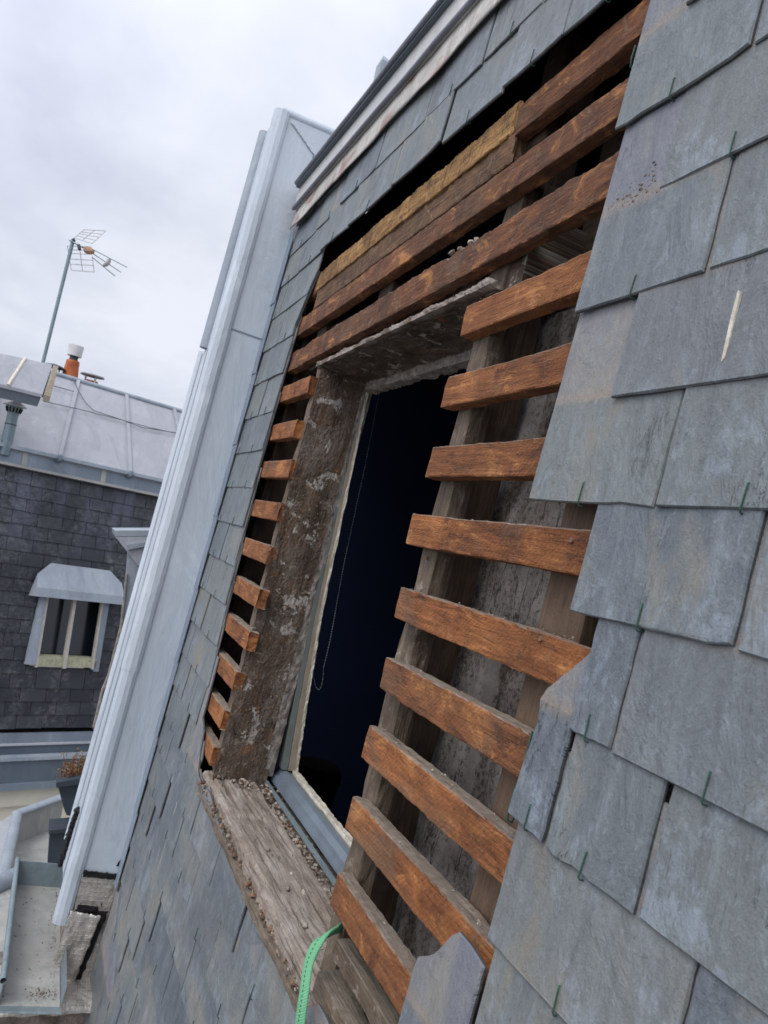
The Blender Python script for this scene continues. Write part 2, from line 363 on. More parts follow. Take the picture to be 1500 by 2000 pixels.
M['mortar_dark'] = plain('stained_mortar', (.36, .31, .27), .9, .3, 18, bumpd=.008, col2=(.12, .085, .06))
M['zinc'] = zinc_material('pale_zinc', (.48, .52, .56), (.43, .475, .52), .46, .05, .35, (.42, .40, .37), .55)
M['zinc_new'] = zinc_material('pale_zinc_roll', (.52, .56, .60), (.45, .50, .55), .45, .05, .5, (.36, .36, .36), .6)
M['zinc_dark'] = zinc_material('blue_grey_zinc', (.20, .235, .275), (.15, .18, .215), .4, .25, .5, (.35, .36, .36), .4)
M['zinc_far'] = zinc_material('far_zinc', (.37, .375, .40), (.31, .32, .345), .6, .0, .4, (.42, .41, .41), .5, .8)
M['zinc_trim'] = zinc_material('zinc_trim', (.31, .345, .38), (.24, .275, .315), .5, .1, .5, (.5, .5, .5), .3, 1.5)
M['zinc_box'] = zinc_material('dusty_zinc', (.35, .345, .315), (.27, .27, .255), .6, .0, .3, (.34, .31, .26), .5, 2)
M['gutter'] = zinc_material('weathered_gutter_zinc', (.25, .31, .33), (.19, .24, .26), .4, .35, .5, (.33, .35, .33), .5, 2)
M['grey_cap'] = plain('grey_cap', (.42, .41, .42), .6, .15, 6)
M['lead_edge'] = zinc_material('edge_bead_zinc', (.21, .22, .25), (.15, .155, .18), .45, .2, .5, (.25, .23, .23), .4, 2)
M['fascia'] = zinc_material('fascia_zinc', (.55, .55, .52), (.5, .5, .49), .5, 0, .3, (.4, .4, .38), .4, 2)
def lead_mat():
    m, t, b = mat('painted_lead', .65, 0, .3); o = t.new('ShaderNodeTexCoord').outputs['Object']
    n = t.noise(5, o, 5, .6, .8); n2 = t.noise(16, t.vmul(o, (1, 1, .22)), 6, .75, .8); n3 = t.noise(60, o, 4, .7)
    c = t.mix(t.rng(n2, .4, .6), (.38, .355, .32), (.52, .50, .45)); c = t.mix(t.rng(n, .53, .63, 0, .75), c, (.27, .12, .10))
    c = t.mix(t.rng(n2, .6, .7, 0, .8), c, (.66, .64, .6)); c = t.mix(t.rng(n3, .6, .75, 0, .5), c, (.24, .22, .2))
    t.put(b.inputs['Base Color'], c); t.put(b.inputs['Normal'], t.bump(t.math('ADD', n, n3), .006, .6)); return m
M['lead'] = lead_mat()
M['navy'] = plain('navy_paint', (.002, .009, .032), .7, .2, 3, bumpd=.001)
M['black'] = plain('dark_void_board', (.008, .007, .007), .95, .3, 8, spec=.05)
M['bitumen'] = plain('black_bitumen', (.012, .011, .012), .5, .3, 60, bumpd=.01)
M['frame_green'] = plain('grey_green_frame_paint', (.17, .19, .18), .45, .1, 14)
M['frame_blue'] = plain('blue_grey_frame_metal', (.17, .205, .24), .35, .15, 12, metal=.1)
M['frame_beige'] = plain('beige_frame_paint', (.36, .30, .225), .6, .15, 15, bumpd=.003)
M['frame_white'] = plain('cream_frame_edge', (.74, .69, .58), .6, .15, 60, bumpd=.003, col2=(.5, .45, .36))
def rub(name, stops):
    m, t, b = mat(name, .9, 0, .2); gi = t.new('ShaderNodeNewGeometry').outputs['Random Per Island']
    cr = t.new('ShaderNodeValToRGB'); t.put(cr.inputs[0], gi); e = cr.color_ramp.elements
    e[0].position = 0; e[0].color = (*stops[0], 1); e[1].position = 1; e[1].color = (*stops[-1], 1)
    for i, c in enumerate(stops[1:-1]): x = e.new((i + 1) / (len(stops) - 1)); x.color = (*c, 1)
    o = t.new('ShaderNodeTexCoord').outputs['Object']; n = t.noise(260, o, 4, .7)
    t.put(b.inputs['Base Color'], t.mix(t.rng(n, .35, .7, 0, .5), cr.outputs[0], (.12, .09, .07))); t.put(b.inputs['Normal'], t.bump(n, .003, .9)); return m
M['rubble'] = rub('rubble', [(.62, .57, .5), (.2, .13, .09), (.5, .44, .37), (.09, .06, .045), (.56, .5, .42), (.28, .16, .1)])
M['rubble_brick'] = rub('brick_rubble', [(.22, .13, .08), (.38, .32, .26), (.10, .06, .04), (.30, .17, .10), (.06, .04, .03), (.26, .2, .15)])
M['chain'] = plain('white_chain', (.75, .75, .72), .4, .05, 30)
M['copper'] = plain('verdigris_copper', (.03, .15, .095), .6, .2, 260, col2=(.05, .055, .055))
M['copper_dark'] = plain('dark_hook_metal', (.05, .065, .065), .5, .2, 200, col2=(.03, .12, .09))
M['terracotta'] = plain('terracotta', (.50, .15, .055), .8, .2, 9, col2=(.30, .08, .035))
M['zinc_deep'] = zinc_material('deep_blue_zinc', (.095, .12, .145), (.07, .09, .115), .5, .0, .5, (.16, .17, .18), .4)
M['flash'] = zinc_material('flashing_zinc', (.25, .30, .36), (.19, .235, .29), .42, .15, .5, (.4, .4, .38), .4, 1.5)
M['white_metal'] = plain('white_cowl', (.62, .61, .59), .5, .1, 12)
M['dark_metal'] = plain('dark_cowl', (.06, .065, .075), .5, .2, 12)
M['aluminium'] = plain('antenna_aluminium', (.42, .42, .42), .45, .1, 40, metal=.3)
M['mast'] = plain('galvanised_mast', (.22, .29, .31), .4, .15, 10, metal=.4)
M['orange_plastic'] = plain('faded_orange_plastic', (.55, .29, .15), .6, .2, 30)
M['cream'] = plain('cream_render', (.64, .60, .48), .9, .06, 4, bumpd=.003)
M['glass'] = plain('dark_window_glass', (.012, .017, .022), .12, .2, 6, spec=.6, bumpd=0)
M['curtain'] = plain('curtain_grey', (.09, .10, .11), .9, .2, 30)
M['old_paint'] = plain('old_window_paint', (.42, .40, .27), .7, .2, 25, col2=(.24, .235, .16))
M['mullion'] = plain('window_bar_paint', (.48, .44, .38), .7, .15, 25)
M['planter'] = plain('dark_planter_plastic', (.045, .06, .075), .5, .15, 10)
M['soil'] = plain('soil', (.06, .04, .03), .95, .3, 40)
M['twig'] = plain('dry_red_stems', (.20, .07, .045), .8, .3, 30, col2=(.10, .04, .03))
M['leaf'] = plain('dry_orange_leaves', (.34, .12, .05), .8, .3, 30, col2=(.16, .17, .05))
M['ground'] = plain('courtyard_paving', (.16, .155, .15), .9, .2, 1.5)
M['steel_nail'] = plain('nail_head', (.30, .28, .27), .4, .2, 90, metal=.5)
M['cable'] = plain('cable', (.12, .125, .14), .6, .1, 30)
def rope_mat():
    m, t, b = mat('green_webbing', .75, 0, .2); u = t.new('ShaderNodeUVMap').outputs[0]; s = t.sep(u)
    mid = t.rng(t.math('ABSOLUTE', t.math('SUBTRACT', s[1], .25)), .012, .03, 1, 0); dash = t.math('GREATER_THAN', t.math('SINE', t.math('MULTIPLY', s[0], 1000.0)), -.2)
    zig = t.math('SINE', t.math('ADD', t.math('MULTIPLY', s[0], 1700.0), t.math('MULTIPLY', s[1], 40.0)))
    n = t.noise(70, u, 4, .6)
    c = t.mix(t.rng(n, .35, .7), (.12, .35, .18), (.19, .45, .26)); c = t.mix(t.rng(zig, .3, 1, 0, .18), c, (.10, .30, .15))
    c = t.mix(t.math('MULTIPLY', t.math('MULTIPLY', mid, dash), .85), c, (.03, .11, .06))
    t.put(b.inputs['Base Color'], c); t.put(b.inputs['Normal'], t.bump(zig, .0006, .5)); return m
M['rope'] = rope_mat()
def foil_mat():
    m, t, b = mat('embossed_foil', .34, .55, .5); u = t.new('ShaderNodeUVMap').outputs[0]
    br = t.new('ShaderNodeTexBrick'); br.offset = 0; t.put(br.inputs['Vector'], u)
    br.inputs['Scale'].default_value = 1.0; br.inputs['Brick Width'].default_value = .016; br.inputs['Row Height'].default_value = .017
    br.inputs['Mortar Size'].default_value = .0016; br.inputs['Mortar Smooth'].default_value = .7
    n = t.noise(9, u, 5, .7, 1.5); n2 = t.noise(45, u, 6, .75, .6)
    c = t.mix(t.rng(n, .4, .6), (.62, .58, .52), (.40, .36, .31)); c = t.mix(t.math('MULTIPLY', br.outputs['Fac'], .7), c, (.70, .68, .63))
    c = t.mix(t.rng(n2, .62, .66, 0, .9), c, (.03, .025, .025))
    t.put(b.inputs['Base Color'], c); t.put(b.inputs['Normal'], t.bump(t.math('ADD', t.math('MULTIPLY', br.outputs['Fac'], .6), t.math('MULTIPLY', n, 1.6)), .004, 1)); return m
M['foil'] = foil_mat()
def farslate_mat():
    m, t, b = mat('far_slate', .5, 0, .4)
    gi = t.new('ShaderNodeNewGeometry').outputs['Random Per Island']; o = t.new('ShaderNodeTexCoord').outputs['Object']; s = t.sep(o); v, u = uvvec(t)
    c = t.mix(gi, (.014, .016, .021), (.034, .036, .043))
    uz = t.sep(u)
    c = t.mix(t.math('MULTIPLY', t.rng(t.noise(2.3, o, 5, .6, .6), .45, .62), t.rng(t.noise(26, v, 4, .7, .6), .42, .62, 0, .6)), c, (.12, .125, .13))
    ed = t.rng(uz[1], .0, .03, 1, 0)
    c = t.mix(t.math('MULTIPLY', t.rng(t.noise(1.9, t.vadd(o, (3, 1, 5)), 4, .6), .52, .62), t.rng(t.noise(9, v, 3, .7, .3), .5, .65, 0, .55)), c, (.17, .175, .175))
    # zinc run-off streaks under the gutter
    st = t.noise(4.2, t.vmul(o, (1, 1, .18)), 4, .6, .2)
    c = t.mix(t.math('MULTIPLY', t.rng(st, .5, .68), t.rng(s[2], -.9, .15, 0, .75)), c, (.12, .13, .19))
    t.put(b.inputs['Base Color'], c); t.put(b.inputs['Normal'], t.bump(t.noise(30, v, 4, .7), .004, .6)); return m
M['farslate'] = farslate_mat()

# ================================================================== HOUSE
house = thing('house', 'house with a steep slate roof stripped to its orange battens around an open window', 'house', P(-.9, -.74, -.1))

# -- slates --------------------------------------------------------
ROWS = [1.055, .933, .812, .688, .563, .437, .308, .18, .057, -.068, -.192, -.311, -.434, -.553, -.67, -.782] + [-.885 - .12 * k for k in range(11)]
def lerp(tab, x):
    if x <= tab[0][0]: return tab[0][1]
    for (a, b), (c, d) in zip(tab, tab[1:]):
        if x <= c: return b + (d - b) * (x - a) / (c - a)
    return tab[-1][1]
UMAX = [(-.8, -1.53), (-.652, -1.56), (-.309, -1.634), (-.036, -1.672), (.23, -1.692), (.485, -1.694), (.6, -1.702), (.714, -1.63), (.76, -1.6)]
VTOP = [(-2.3, 9), (-1.58, 9), (-1.57, -.63), (-1.5, -.66), (-1.44, -.755), (-1.36, -.765), (-1.28, -.75), (-1.1, -.77), (-.87, -.775), (-.63, -.785), (-.4, -.775), (-.33, -.735), (-.1, -.745), (.05, -.76), (.06, 9), (9, 9)]
spec = []   # (u0,u1,vb,vtop list or None, cut right?, base w, seed)
def S(u0, u1, vb, wb=.0, top=None, cut=False, left=None, poly=None): spec.append(dict(u0=u0, u1=u1, vb=vb, wb=wb, top=top, cut=cut, left=left, seed=len(spec), poly=poly))
# upper field
for k, vb in enumerate(ROWS[:3]):
    js = {0: [-2.1, -1.87, -1.6, -1.34, -1.07, -.79, -.53, -.3, -.1], 1: [-2.1, -1.76, -1.494, -1.205, -.894, -.633, -.42, -.2, .0], 2: [-2.1, -1.86, -1.6, -1.331, -1.02, -.75, -.5, -.31, -.1]}[k]
    for a, b in zip(js, js[1:]): S(a + .003, b - .003, vb + random.uniform(-.003, .003), .008 if a > -1.65 else 0)
# left strip
for k, vb in enumerate(ROWS[3:15]):
    j = -1.89 if k % 2 else -1.985
    S(-2.1, j - .003, vb); S(j + .003, (-1.5 if not (k % 2) else -1.6) + .0, vb, cut=True)
# lower field
for k, vb in enumerate(ROWS[15:]):
    off = .173 if k % 2 else .033
    js = [-2.12] + [x for x in [-2.6 + off + .281 * i - (.008 if k else 0) for i in range(12)] if -2.0 < x < -.12]
    if k < 1: js = [x for x in js if x < -1.5] + [-1.47]
    for a, b in zip(js, js[1:] + ([] if k < 1 else [-.095 if k < 3 else js[-1] + .281])):
        S(a + random.uniform(.003, .009), b - random.uniform(.003, .008), vb + random.uniform(-.005, .005), top='broken')
# right field, row by row as measured
right = {
 1.055: [.13, .36], .933: [.0, .24], .812: [-.1, .13, .36], .688: [-.015, .213], .563: [-.109, .12, .348], .437: [.014, .238], .308: [-.097, .132, .362],
 .18: [.024, .252], .057: [-.1, .137, .367], -.068: [.04, .274], -.192: [.156, .386], -.311: [.233, .46], -.434: [.03, .303], -.553: [.043, .27], -.67: [.15, .38]}
for vb, js in right.items():
    js = list(js)
    while js[-1] < 1.3: js.append(js[-1] + .228)
    for a, b in zip(js, js[1:]): S(a + .003, b - .003, vb + random.uniform(-.0015, .0015), top=[(-9, -.21), (9, -.21)] if (vb == -.434 and a == .03) else None)
S(.094, .229, -.311)
S(.088, .153, -.188, top=[(.088, -.06), (.12, -.02), (.153, .0)])
S(.020, .086, -.303, .002, poly=[(.019, -.303), (.088, -.307), (.090, -.104), (.072, -.120), (.050, -.140), (.030, -.157), (.024, -.170), (.030, -.192)])
S(-.092, .040, -.70, .010, poly=[(-.090, -.70), (.040, -.70), (.043, -.462), (.012, -.457), (-.018, -.455), (-.032, -.466), (-.048, -.492), (-.066, -.510), (-.086, -.522), (-.089, -.545)])
S(-.092, .040, -.782, .0, top=[(-.1, -.62), (.05, -.62)])
for k, vb in enumerate(ROWS[15:22]):
    off = .04 if k % 2 else .155
    if k < 3: S(.045, off + (.228 if k % 2 else 0) - .003, vb)
    for i in range(-1 if k >= 3 else (1 if k % 2 else 0), 5): S(off + .228 * i + .003, off + .228 * (i + 1) - .003, vb)
spec = [s for s in spec if not (s['u0'] > 1.4)]

TH = .0052; HL = .32
def slate_geo(s):
    """outline in local (x from centre, y from bottom edge)"""
    rnd = random.Random(s['seed'] * 13 + 5); u0, u1, vb = s['u0'], s['u1'], s['vb']; uc = (u0 + u1) / 2
    vt = min(vb + HL, 1.18)
    j = lambda a: rnd.uniform(-a, a)
    if s.get('poly'):
        out = []; pl = s['poly']
        for a, b in zip(pl, pl[1:] + pl[:1]):
            L = math.hypot(b[0] - a[0], b[1] - a[1]); k = max(1, int(L / .012))
            out += [(a[0] + (b[0] - a[0]) * i / k + j(.0009) - uc, a[1] + (b[1] - a[1]) * i / k + j(.0009) - vb) for i in range(k)]
        return uc, out
    pts = []; n = 9; skew = j(.0022)
    for i in range(n + 1):
        u = u0 + (u1 - u0) * i / n; v = vb + j(.0005) + skew * (i / n - .5)
        if i in (0, n) and rnd.random() < .35: v += rnd.uniform(.001, .004)
        pts.append((u, v))
    chip = rnd.random()
    if chip < .2:
        k = rnd.randint(1, n - 2); pts[k] = (pts[k][0], pts[k][1] + .0022); pts[k + 1] = (pts[k + 1][0], pts[k + 1][1] + .0016)
    topf = lambda u: vt
    if isinstance(s['top'], list): topf = lambda u: min(vt, lerp(s['top'], u))
    elif s['top'] == 'broken': topf = lambda u: min(vt, lerp(VTOP, u) + .012 * nz((u * 22, s['seed'] * 3.1, 0)))
    m = 10
    def side(uu, right):
        out = []
        vt2 = topf(uu)
        for i in range(1, m):
            v = vb + (vt2 - vb) * i / m; u = uu + j(.0009)
            if right and s['cut']: u = min(uu, lerp(UMAX, v) + .004 * nz((v * 40, s['seed'], 2)))
            if not right and s['left']: u = lerp(s['left'], v)
            out.append((u, v))
        return out
    if s['cut']: pts = [(min(u, lerp(UMAX, v)), v) for u, v in pts]; pts = [p for i, p in enumerate(pts) if i == 0 or p[0] - pts[i - 1][0] > .001]
    uR = min(u1, lerp(UMAX, vt)) if s['cut'] else u1
    R = side(u1, True); L = side(u0, False)[::-1]
    top = [(uR + (u0 - uR) * i / n, topf(uR + (u0 - uR) * i / n)) for i in range(n + 1)]
    if s['left']: top[-1] = (s['left'][-1][1], s['left'][-1][0] + .004); L = [q for q in L if q[1] < top[-1][1]]
    pts = pts + R + top + L
    return uc, [(a - uc, b - vb) for a, b in pts]
TILT = math.atan2(.0115, HL)
def slate_matrix(s, uc):
    rx = Matrix.Rotation(TILT + 0, 4, 'X')
    big = 2.6 if s['vb'] < -.7 and s['u0'] < -.1 else 1.0
    jit = Matrix.Rotation(random.Random(s['seed']).uniform(-.005, .005) * big, 4, 'Z') @ Matrix.Rotation(random.Random(s['seed'] + 1).uniform(-.006, .006) * big, 4, 'Y')
    # local x=U, y=V, z=W ; bottom edge stands .0125 off the battens, top edge .001
    loc = Matrix.Translation(Vector((uc, s['vb'], s['wb'] + .0128)))
    return RM @ loc @ Matrix.Rotation(-TILT, 4, 'X') @ jit
def slate_mesh(mb, s, mtx=None):
    uc, pts = slate_geo(s); n = len(pts)
    cx = sum(p[0] for p in pts) / n; y1 = max(p[1] for p in pts); cy = y1 / 2
    ins = [(x - .0016 * max(-1, min(1, (x - cx) / .03)), y - .0016 * max(-1, min(1, (y - cy) / .03))) for x, y in pts]
    rr = random.Random(s['seed'])
    bow = rr.uniform(-.002, .0025)
    def z(x, y): return bow * ((x - cx) / .11) ** 2
    vs = [(x, y, z(x, y)) for x, y in pts] + [(x, y, z(x, y) + TH * rr.uniform(.45, .7)) for x, y in pts] + [(x, y, z(x, y) + TH) for x, y in ins]
    uv = [(x, y) for x, y in pts] * 3
    if mtx is not None: vs = [mtx @ Vector(q) for q in vs]
    f = [tuple(range(n))[::-1]] + [(i, (i + 1) % n, n + (i + 1) % n, n + i) for i in range(n)] + [(n + i, n + (i + 1) % n, 2 * n + (i + 1) % n, 2 * n + i) for i in range(n)] + [tuple(range(2 * n, 3 * n))]
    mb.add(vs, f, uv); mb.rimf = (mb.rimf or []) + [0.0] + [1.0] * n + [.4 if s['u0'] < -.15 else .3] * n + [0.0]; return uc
# rank by size in the picture
def score(s):
    inside = 0; z0 = 0
    for a in (.15, .5, .85):
        for y in (.02, .06, .1):
            q = proj(P(s['u0'] + (s['u1'] - s['u0']) * a, s['vb'] + y, .01))
            if q and -10 < q[0] < 1510 and -10 < q[1] < 2010: inside += 1; z0 = q[2]
    if not inside: return 0
    a = P(s['u0'], s['vb']); b = P(s['u1'], s['vb']); c = P(s['u0'], s['vb'] + .12)
    A, B, C_ = proj(a), proj(b), proj(c)
    if not (A and B and C_): return 1e6
    return abs((B[0] - A[0]) * (C_[1] - A[1]) - (B[1] - A[1]) * (C_[0] - A[0])) * inside / 9
for s in spec: s['score'] = score(s)
order = sorted(spec, key=lambda s: -s['score']); individual = [s for s in order[:100] if s['score'] > 0]
ids = {s['seed'] for s in individual}
hk = MB(); yo = TH
hk.tube([(0, .024, yo + .0006), (0, .0235, yo + .0016), (.0003, .014, yo + .0018), (.0003, .004, yo + .0018), (0, -.001, yo + .0016), (0, -.0036, yo - .0006), (0, -.0036, -.0015), (0, -.001, -.0035), (0, .05, -.003)], .00095, 7)
hook_me = None; hook_far = None
mbs = MB()
for s in spec:
    uc = (s['u0'] + s['u1']) / 2
    if s['cut'] and s['u0'] > lerp(UMAX, s['vb']) - .01: continue
    if s['seed'] in ids:
        mb = MB(); uc = slate_mesh(mb, s); mt = slate_matrix(s, uc)
        so_ = mb.build('slate', M['slate'], house, mt)
        r = random.Random(s['seed'] + 99)
        if r.random() < .9:
            near = uc > -.2
            if hook_me is None:
                ho = hk.build('slate_hook', M['copper']); hook_me = ho.data; hm2 = hook_me.copy(); hm2.materials.clear(); hm2.materials.append(M['copper_dark']); hook_far = hm2; hook_far.name = 'slate_hook_dark'
            else: ho = D.objects.new('slate_hook', hook_me); COL.objects.link(ho)
            ho.data = hook_me if near else hook_far
            x = r.uniform(-.008, .008)
            if s['cut']: x = (s['u0'] + min(s['u1'], lerp(UMAX, s['vb']))) / 2 - uc
            ho.parent = so_; ho.matrix_basis = Matrix.Translation((x, 0, 0)) @ Matrix.Rotation(r.uniform(-.09, .09), 4, 'Z')
    else:
        slate_mesh(mbs, s, slate_matrix(s, uc))
o = mbs.build('slates', M['slate'], house); o['kind'] = 'stuff'
# lime streak and old mortar on two slates
a = at(1446, 568, .0165); b = at(1412, 700, .0175)
mb = MB(); mb.prism([(a[0] - .001, a[1]), (a[0] + .0025, a[1] - .002), ((a[0] + b[0]) / 2 + .003, (a[1] + b[1]) / 2), (b[0] + .003, b[1]), (b[0] - .0005, b[1] - .004), ((a[0] + b[0]) / 2 - .002, (a[1] + b[1]) / 2 + .01)], .0158, .0186, P)
mb.build('lime_streak', M['frame_white'], house)
mb = MB(); rr_ = random.Random(77)
for i in range(230):
    f = rr_.random(); q = at(1192 + 92 * f + rr_.gauss(0, 7), 412 - 64 * f + rr_.gauss(0, 4 + 13 * f), .0125); mb.lump((q[0], q[1], .0125), .0008 + .0026 * rr_.random() ** 2, i * .7)
mb.build('mortar_smear', M['rafter'], house)
# loose hooks left on the battens where slates are gone
for (u, v, w_, ln) in [(-.115, .665, .012, .03), (.016, -.312, .014, .036)]:
    mb = MB(); mb.tube([(u, v + ln, w_), (u + .001, v + .01, w_ + .002), (u, v, w_), (u, v - .002, w_ - .006), (u, v + .01, w_ - .01)], .0014, 6, P); mb.build('loose_hook', M['copper'], house)
a = at(1040, 1428, .012); b = at(1003, 1585, .012)
mb = MB(); mb.tube([a, ((a[0] + b[0]) / 2 + .001, (a[1] + b[1]) / 2, .014), b], .0014, 6, P); mb.build('hook_stem', M['copper'], house)

# -- battens -------------------------------------------------------
def batten(uL, vL, uR, vR, h=.054, w0=-.027, w1=0.0, m='lath', o=0, jit=.0016, rag=.006, seg=None, name='batten'):
    mb = MB(); L = abs(uR - uL)
    mb.beam((uL, vL - h / 2, (w0 + w1) / 2), (uR, vR - h / 2, (w0 + w1) / 2), (w1 - w0) / 2, h / 2, (0, 0, 1), seg or max(6, int(L / .007)), jit, rag, 3, o)
    return mb.build(name, M[m], house)
# full-width ones above the lintel
batten(-1.745, .742, -1.585, .746, .058, m='lath_top', o=1, jit=.003)
b1 = batten(-.475, .775, .5, .812, .06, m='lath_top', o=1, jit=.0022)
b2 = batten(-1.765, .622, .5, .682, .058, m='lath_top', o=2, jit=.002)
b3 = batten(-1.75, .508, .5, .562, .064, m='lath_top', o=3, jit=.003)
b1['label'] = 'topmost batten, orange and starting beyond the rotten beam'; b3['label'] = 'crumbling dirty batten just over the window'
tops = [.404, .275, .147, .027, -.099, -.217, -.333, -.449, -.567]; uls = [-.469, -.473, -.462, -.474, -.449, -.436, -.434, -.428, -.414]
for k, (v, u) in enumerate(zip(tops, uls)):
    dr = (.012, .004, 0, .002, -.004, .002, .0, .0, .0)[k]
    batten(u, v, .5, v + dr, .0555 if k < 2 else .053, o=10 + k)
batten(-.375, -.652, .5, -.655, .03, -.04, -.008, m='rafter', o=30, name='batten')
st = [.395, .268, .147, .023, -.099, -.219, -.335, -.452, -.565, -.668]
sr = [-1.386, -1.414, -1.347, -1.347, -1.346, -1.326, -1.318, -1.345, -1.36, -1.37]
for k, (v, u) in enumerate(zip(st, sr)):
    batten(-1.80, v + .002, u - .012, v, .052 if k < 9 else .05, m='lath', o=40 + k, seg=40, rag=.009)
# rotten top batten crust and the furring beam behind it
mb = MB()
mb.beam((-1.6, .722, -.012), (-.46, .752, -.012), .0155, .030, (0, 0, 1), 240, .003, .012, 6, 61, fs=18); o = mb.build('rotten_batten', M['rotten'], house); o['label'] = 'ochre rotten batten with a crumbling striped face'
mb = MB(); mb.beam((-1.59, .668, -.022), (-.452, .700, -.022), .020, .036, (0, 0, 1), 200, .0035, .01, 5, 62, fs=20); o = mb.build('furring_beam', M['furring'], house); o['label'] = 'thick rough beam between the two topmost battens'

# -- rafters and posts ----------------------------------------------
def vpost(u0, u1, v0, v1, w0, w1, m='rafter', o=0, jit=.003, name='rafter', seg=60):
    mb = MB(); mb.beam(((u0 + u1) / 2, v0, (w0 + w1) / 2), ((u0 + u1) / 2 - (.02 if o == 70 else 0), v1, (w0 + w1) / 2), abs(u1 - u0) / 2, abs(w1 - w0) / 2, (1, 0, 0), seg, jit, .01, 3, o)
    return mb.build(name, M[m], house)
vpost(-.452, -.395, -1.0, .62, -.058, -.029, 'rafter', 70, .004)
vpost(-.448, -.398, -1.0, .62, -.112, -.056, 'darkwood', 69, .003)  # rear half of the same rafter; dark colour paints its shaded side
vpost(-.09, .0, -1.0, 1.0, -.115, -.034, 'brownboard', 71, .0015)
vpost(.33, .41, -1.0, 1.0, -.115, -.03, 'rafter', 72)
vpost(-1.445, -1.372, -.74, .455, -.075, -.024, 'rafter', 73, .004)
vpost(-1.07, -.985, .45, .8, -.11, -.03, 'darkwood', 74); vpost(-.47, -.40, .62, .9, -.11, -.031, 'darkwood', 75); vpost(-1.57, -1.49, .44, .8, -.11, -.03, 'darkwood', 76)  # dark wood here paints the shade in the gaps between upper battens
vpost(-1.80, -1.72, -2.4, 1.05, -.12, -.03, 'darkwood', 77)
# rough window post: reveal face towards the opening
mb = MB()
def jd(a, b, q): return .005 * nz((a * 3, b * 7, 1)) + .0012 * nz((a * 12, b * 30, 2)) + .0012 * nz((a * 34, b * 110, 3)) + .0014 * nz((a * 80, b * 380, 4)) - .004 * max(0, nz((a * 30, b * 180, 8)) - .42) / .3
mb.grid((-1.357, -.765, -.012), (0, 0, -.150), (0, 1.2, 0), 60, 480, jd)
mb.box((-1.45, -.765, -.165), (-1.368, .445, -.03)); mb.build('window_post', M['jamb'], house)['label'] = 'wide rough dark post at the left of the opening'
# plaster line along the post's inner edge
mb = MB(); mb.grid((-1.352, -.70, -.146), (-.006, 0, -.030), (0, 1.11, 0), 8, 160, lambda a, b, q: .004 * nz((a * 2, b * 40, 7)) + .003 * nz((a * 5, b * 120, 8)))
mb.box((-1.40, -.72, -.178), (-1.362, .41, -.15)); mb.build('mortar_strip', M['mortar'], house)
# lintel
mb = MB()
mb.grid((-1.40, .418, -.012), (1.02, 0, .0), (0, 0, -.152), 150, 26, lambda a, b, q: .005 * nz((a * 14, b * 3, 3)) + .004 * nz((a * 60, b * 9, 5)) + .002 * nz((a * 160, b * 26, 5)), swap=True)
mb.box((-1.45, .43, -.165), (-.36, .56, -.035)); mb.build('lintel', M['jamb'], house)
mb = MB(); mb.beam((-1.40, .431, -.022), (-.42, .442, -.022), .014, .006, (0, 0, 1), 120, .0035, .01, 2, 81, fs=22); mb.build('mortar_strip', M['mortar_dark'], house)
mb = MB(); mb.beam((-1.36, .408, -.168), (-.40, .408, -.168), .018, .013, (0, 0, 1), 160, .006, .01, 3, 82, fs=24); mb.build('mortar_strip', M['mortar'], house)
# sill
mb = MB()
mb.grid((-1.42, -.742, .006), (1.06, 0, 0), (0, 0, -.138), 190, 34, lambda a, b, q: -(.005 * nz((a * 7, b * 3, 3)) + .003 * nz((a * 14, b * 12, 5)) + .0016 * nz((a * 60, b * 50, 5)) + (.011 if b < .05 else .004 if b < .1 else 0) + .009 * max(0, nz((a * 5, b * 30, 12)) - .30) / .2), flip=True, swap=True)
mb.beam((-1.42, -.772, -.012), (-.36, -.772, -.012), .016, .022, (0, 0, 1), 90, .006, .01, 2, 85)
mb.box((-1.45, -.9, -.124), (-.30, -.752, -.03)); mb.build('window_sill', M['sill'], house)
mb = MB(); mb.grid((-1.42, -.768, -.118), (1.06, 0, 0), (0, 0, -.10), 120, 12, lambda a, b, q: -.008 * nz((a * 30, b * 4, 6)), flip=True); mb.box((-1.45, -.9, -.215), (-.3, -.776, -.126)); mb.build('sill_trough', M['mortar_dark'], house)
mb = MB(); mb.beam((-1.36, -.782, .008), (-.2, -.778, .008), .010, .007, (0, 0, 1), 90, .003, .01, 2, 86); mb.build('sill_batten', M['rafter'], house)
mb = MB(); mb.beam((-.40, -.745, -.02), (.3, -.745, -.02), .02, .03, (0, 0, 1), 60, .004, .01, 2, 87); mb.build('batten', M['rafter'], house)

# -- infill and boards behind -----------------------------------------
mb = MB(); mb.grid((-.452, -1.2, -.128), (1.05, 0, 0), (0, 1.62, 0), 110, 180, lambda a, b, q: .006 * nz((a * 14, b * 20, 4)) + .003 * nz((a * 60, b * 90, 3)))
mb.box((-.452, -1.2, -.2), (.6, .42, -.145)); mb.build('plaster_infill', M['plaster'], house)
mb = MB(); mb.box((-.38, .42, -.21), (.6, 1.1, -.135)); mb.build('attic_board', M['darkwood'], house)
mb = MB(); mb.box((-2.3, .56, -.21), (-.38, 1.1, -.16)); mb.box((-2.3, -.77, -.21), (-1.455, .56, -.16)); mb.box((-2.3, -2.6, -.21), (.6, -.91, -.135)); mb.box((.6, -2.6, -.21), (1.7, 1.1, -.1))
mb.build('black_cavity_backing', M['black'], house)  # black sheets paint the shade of the open cavities behind

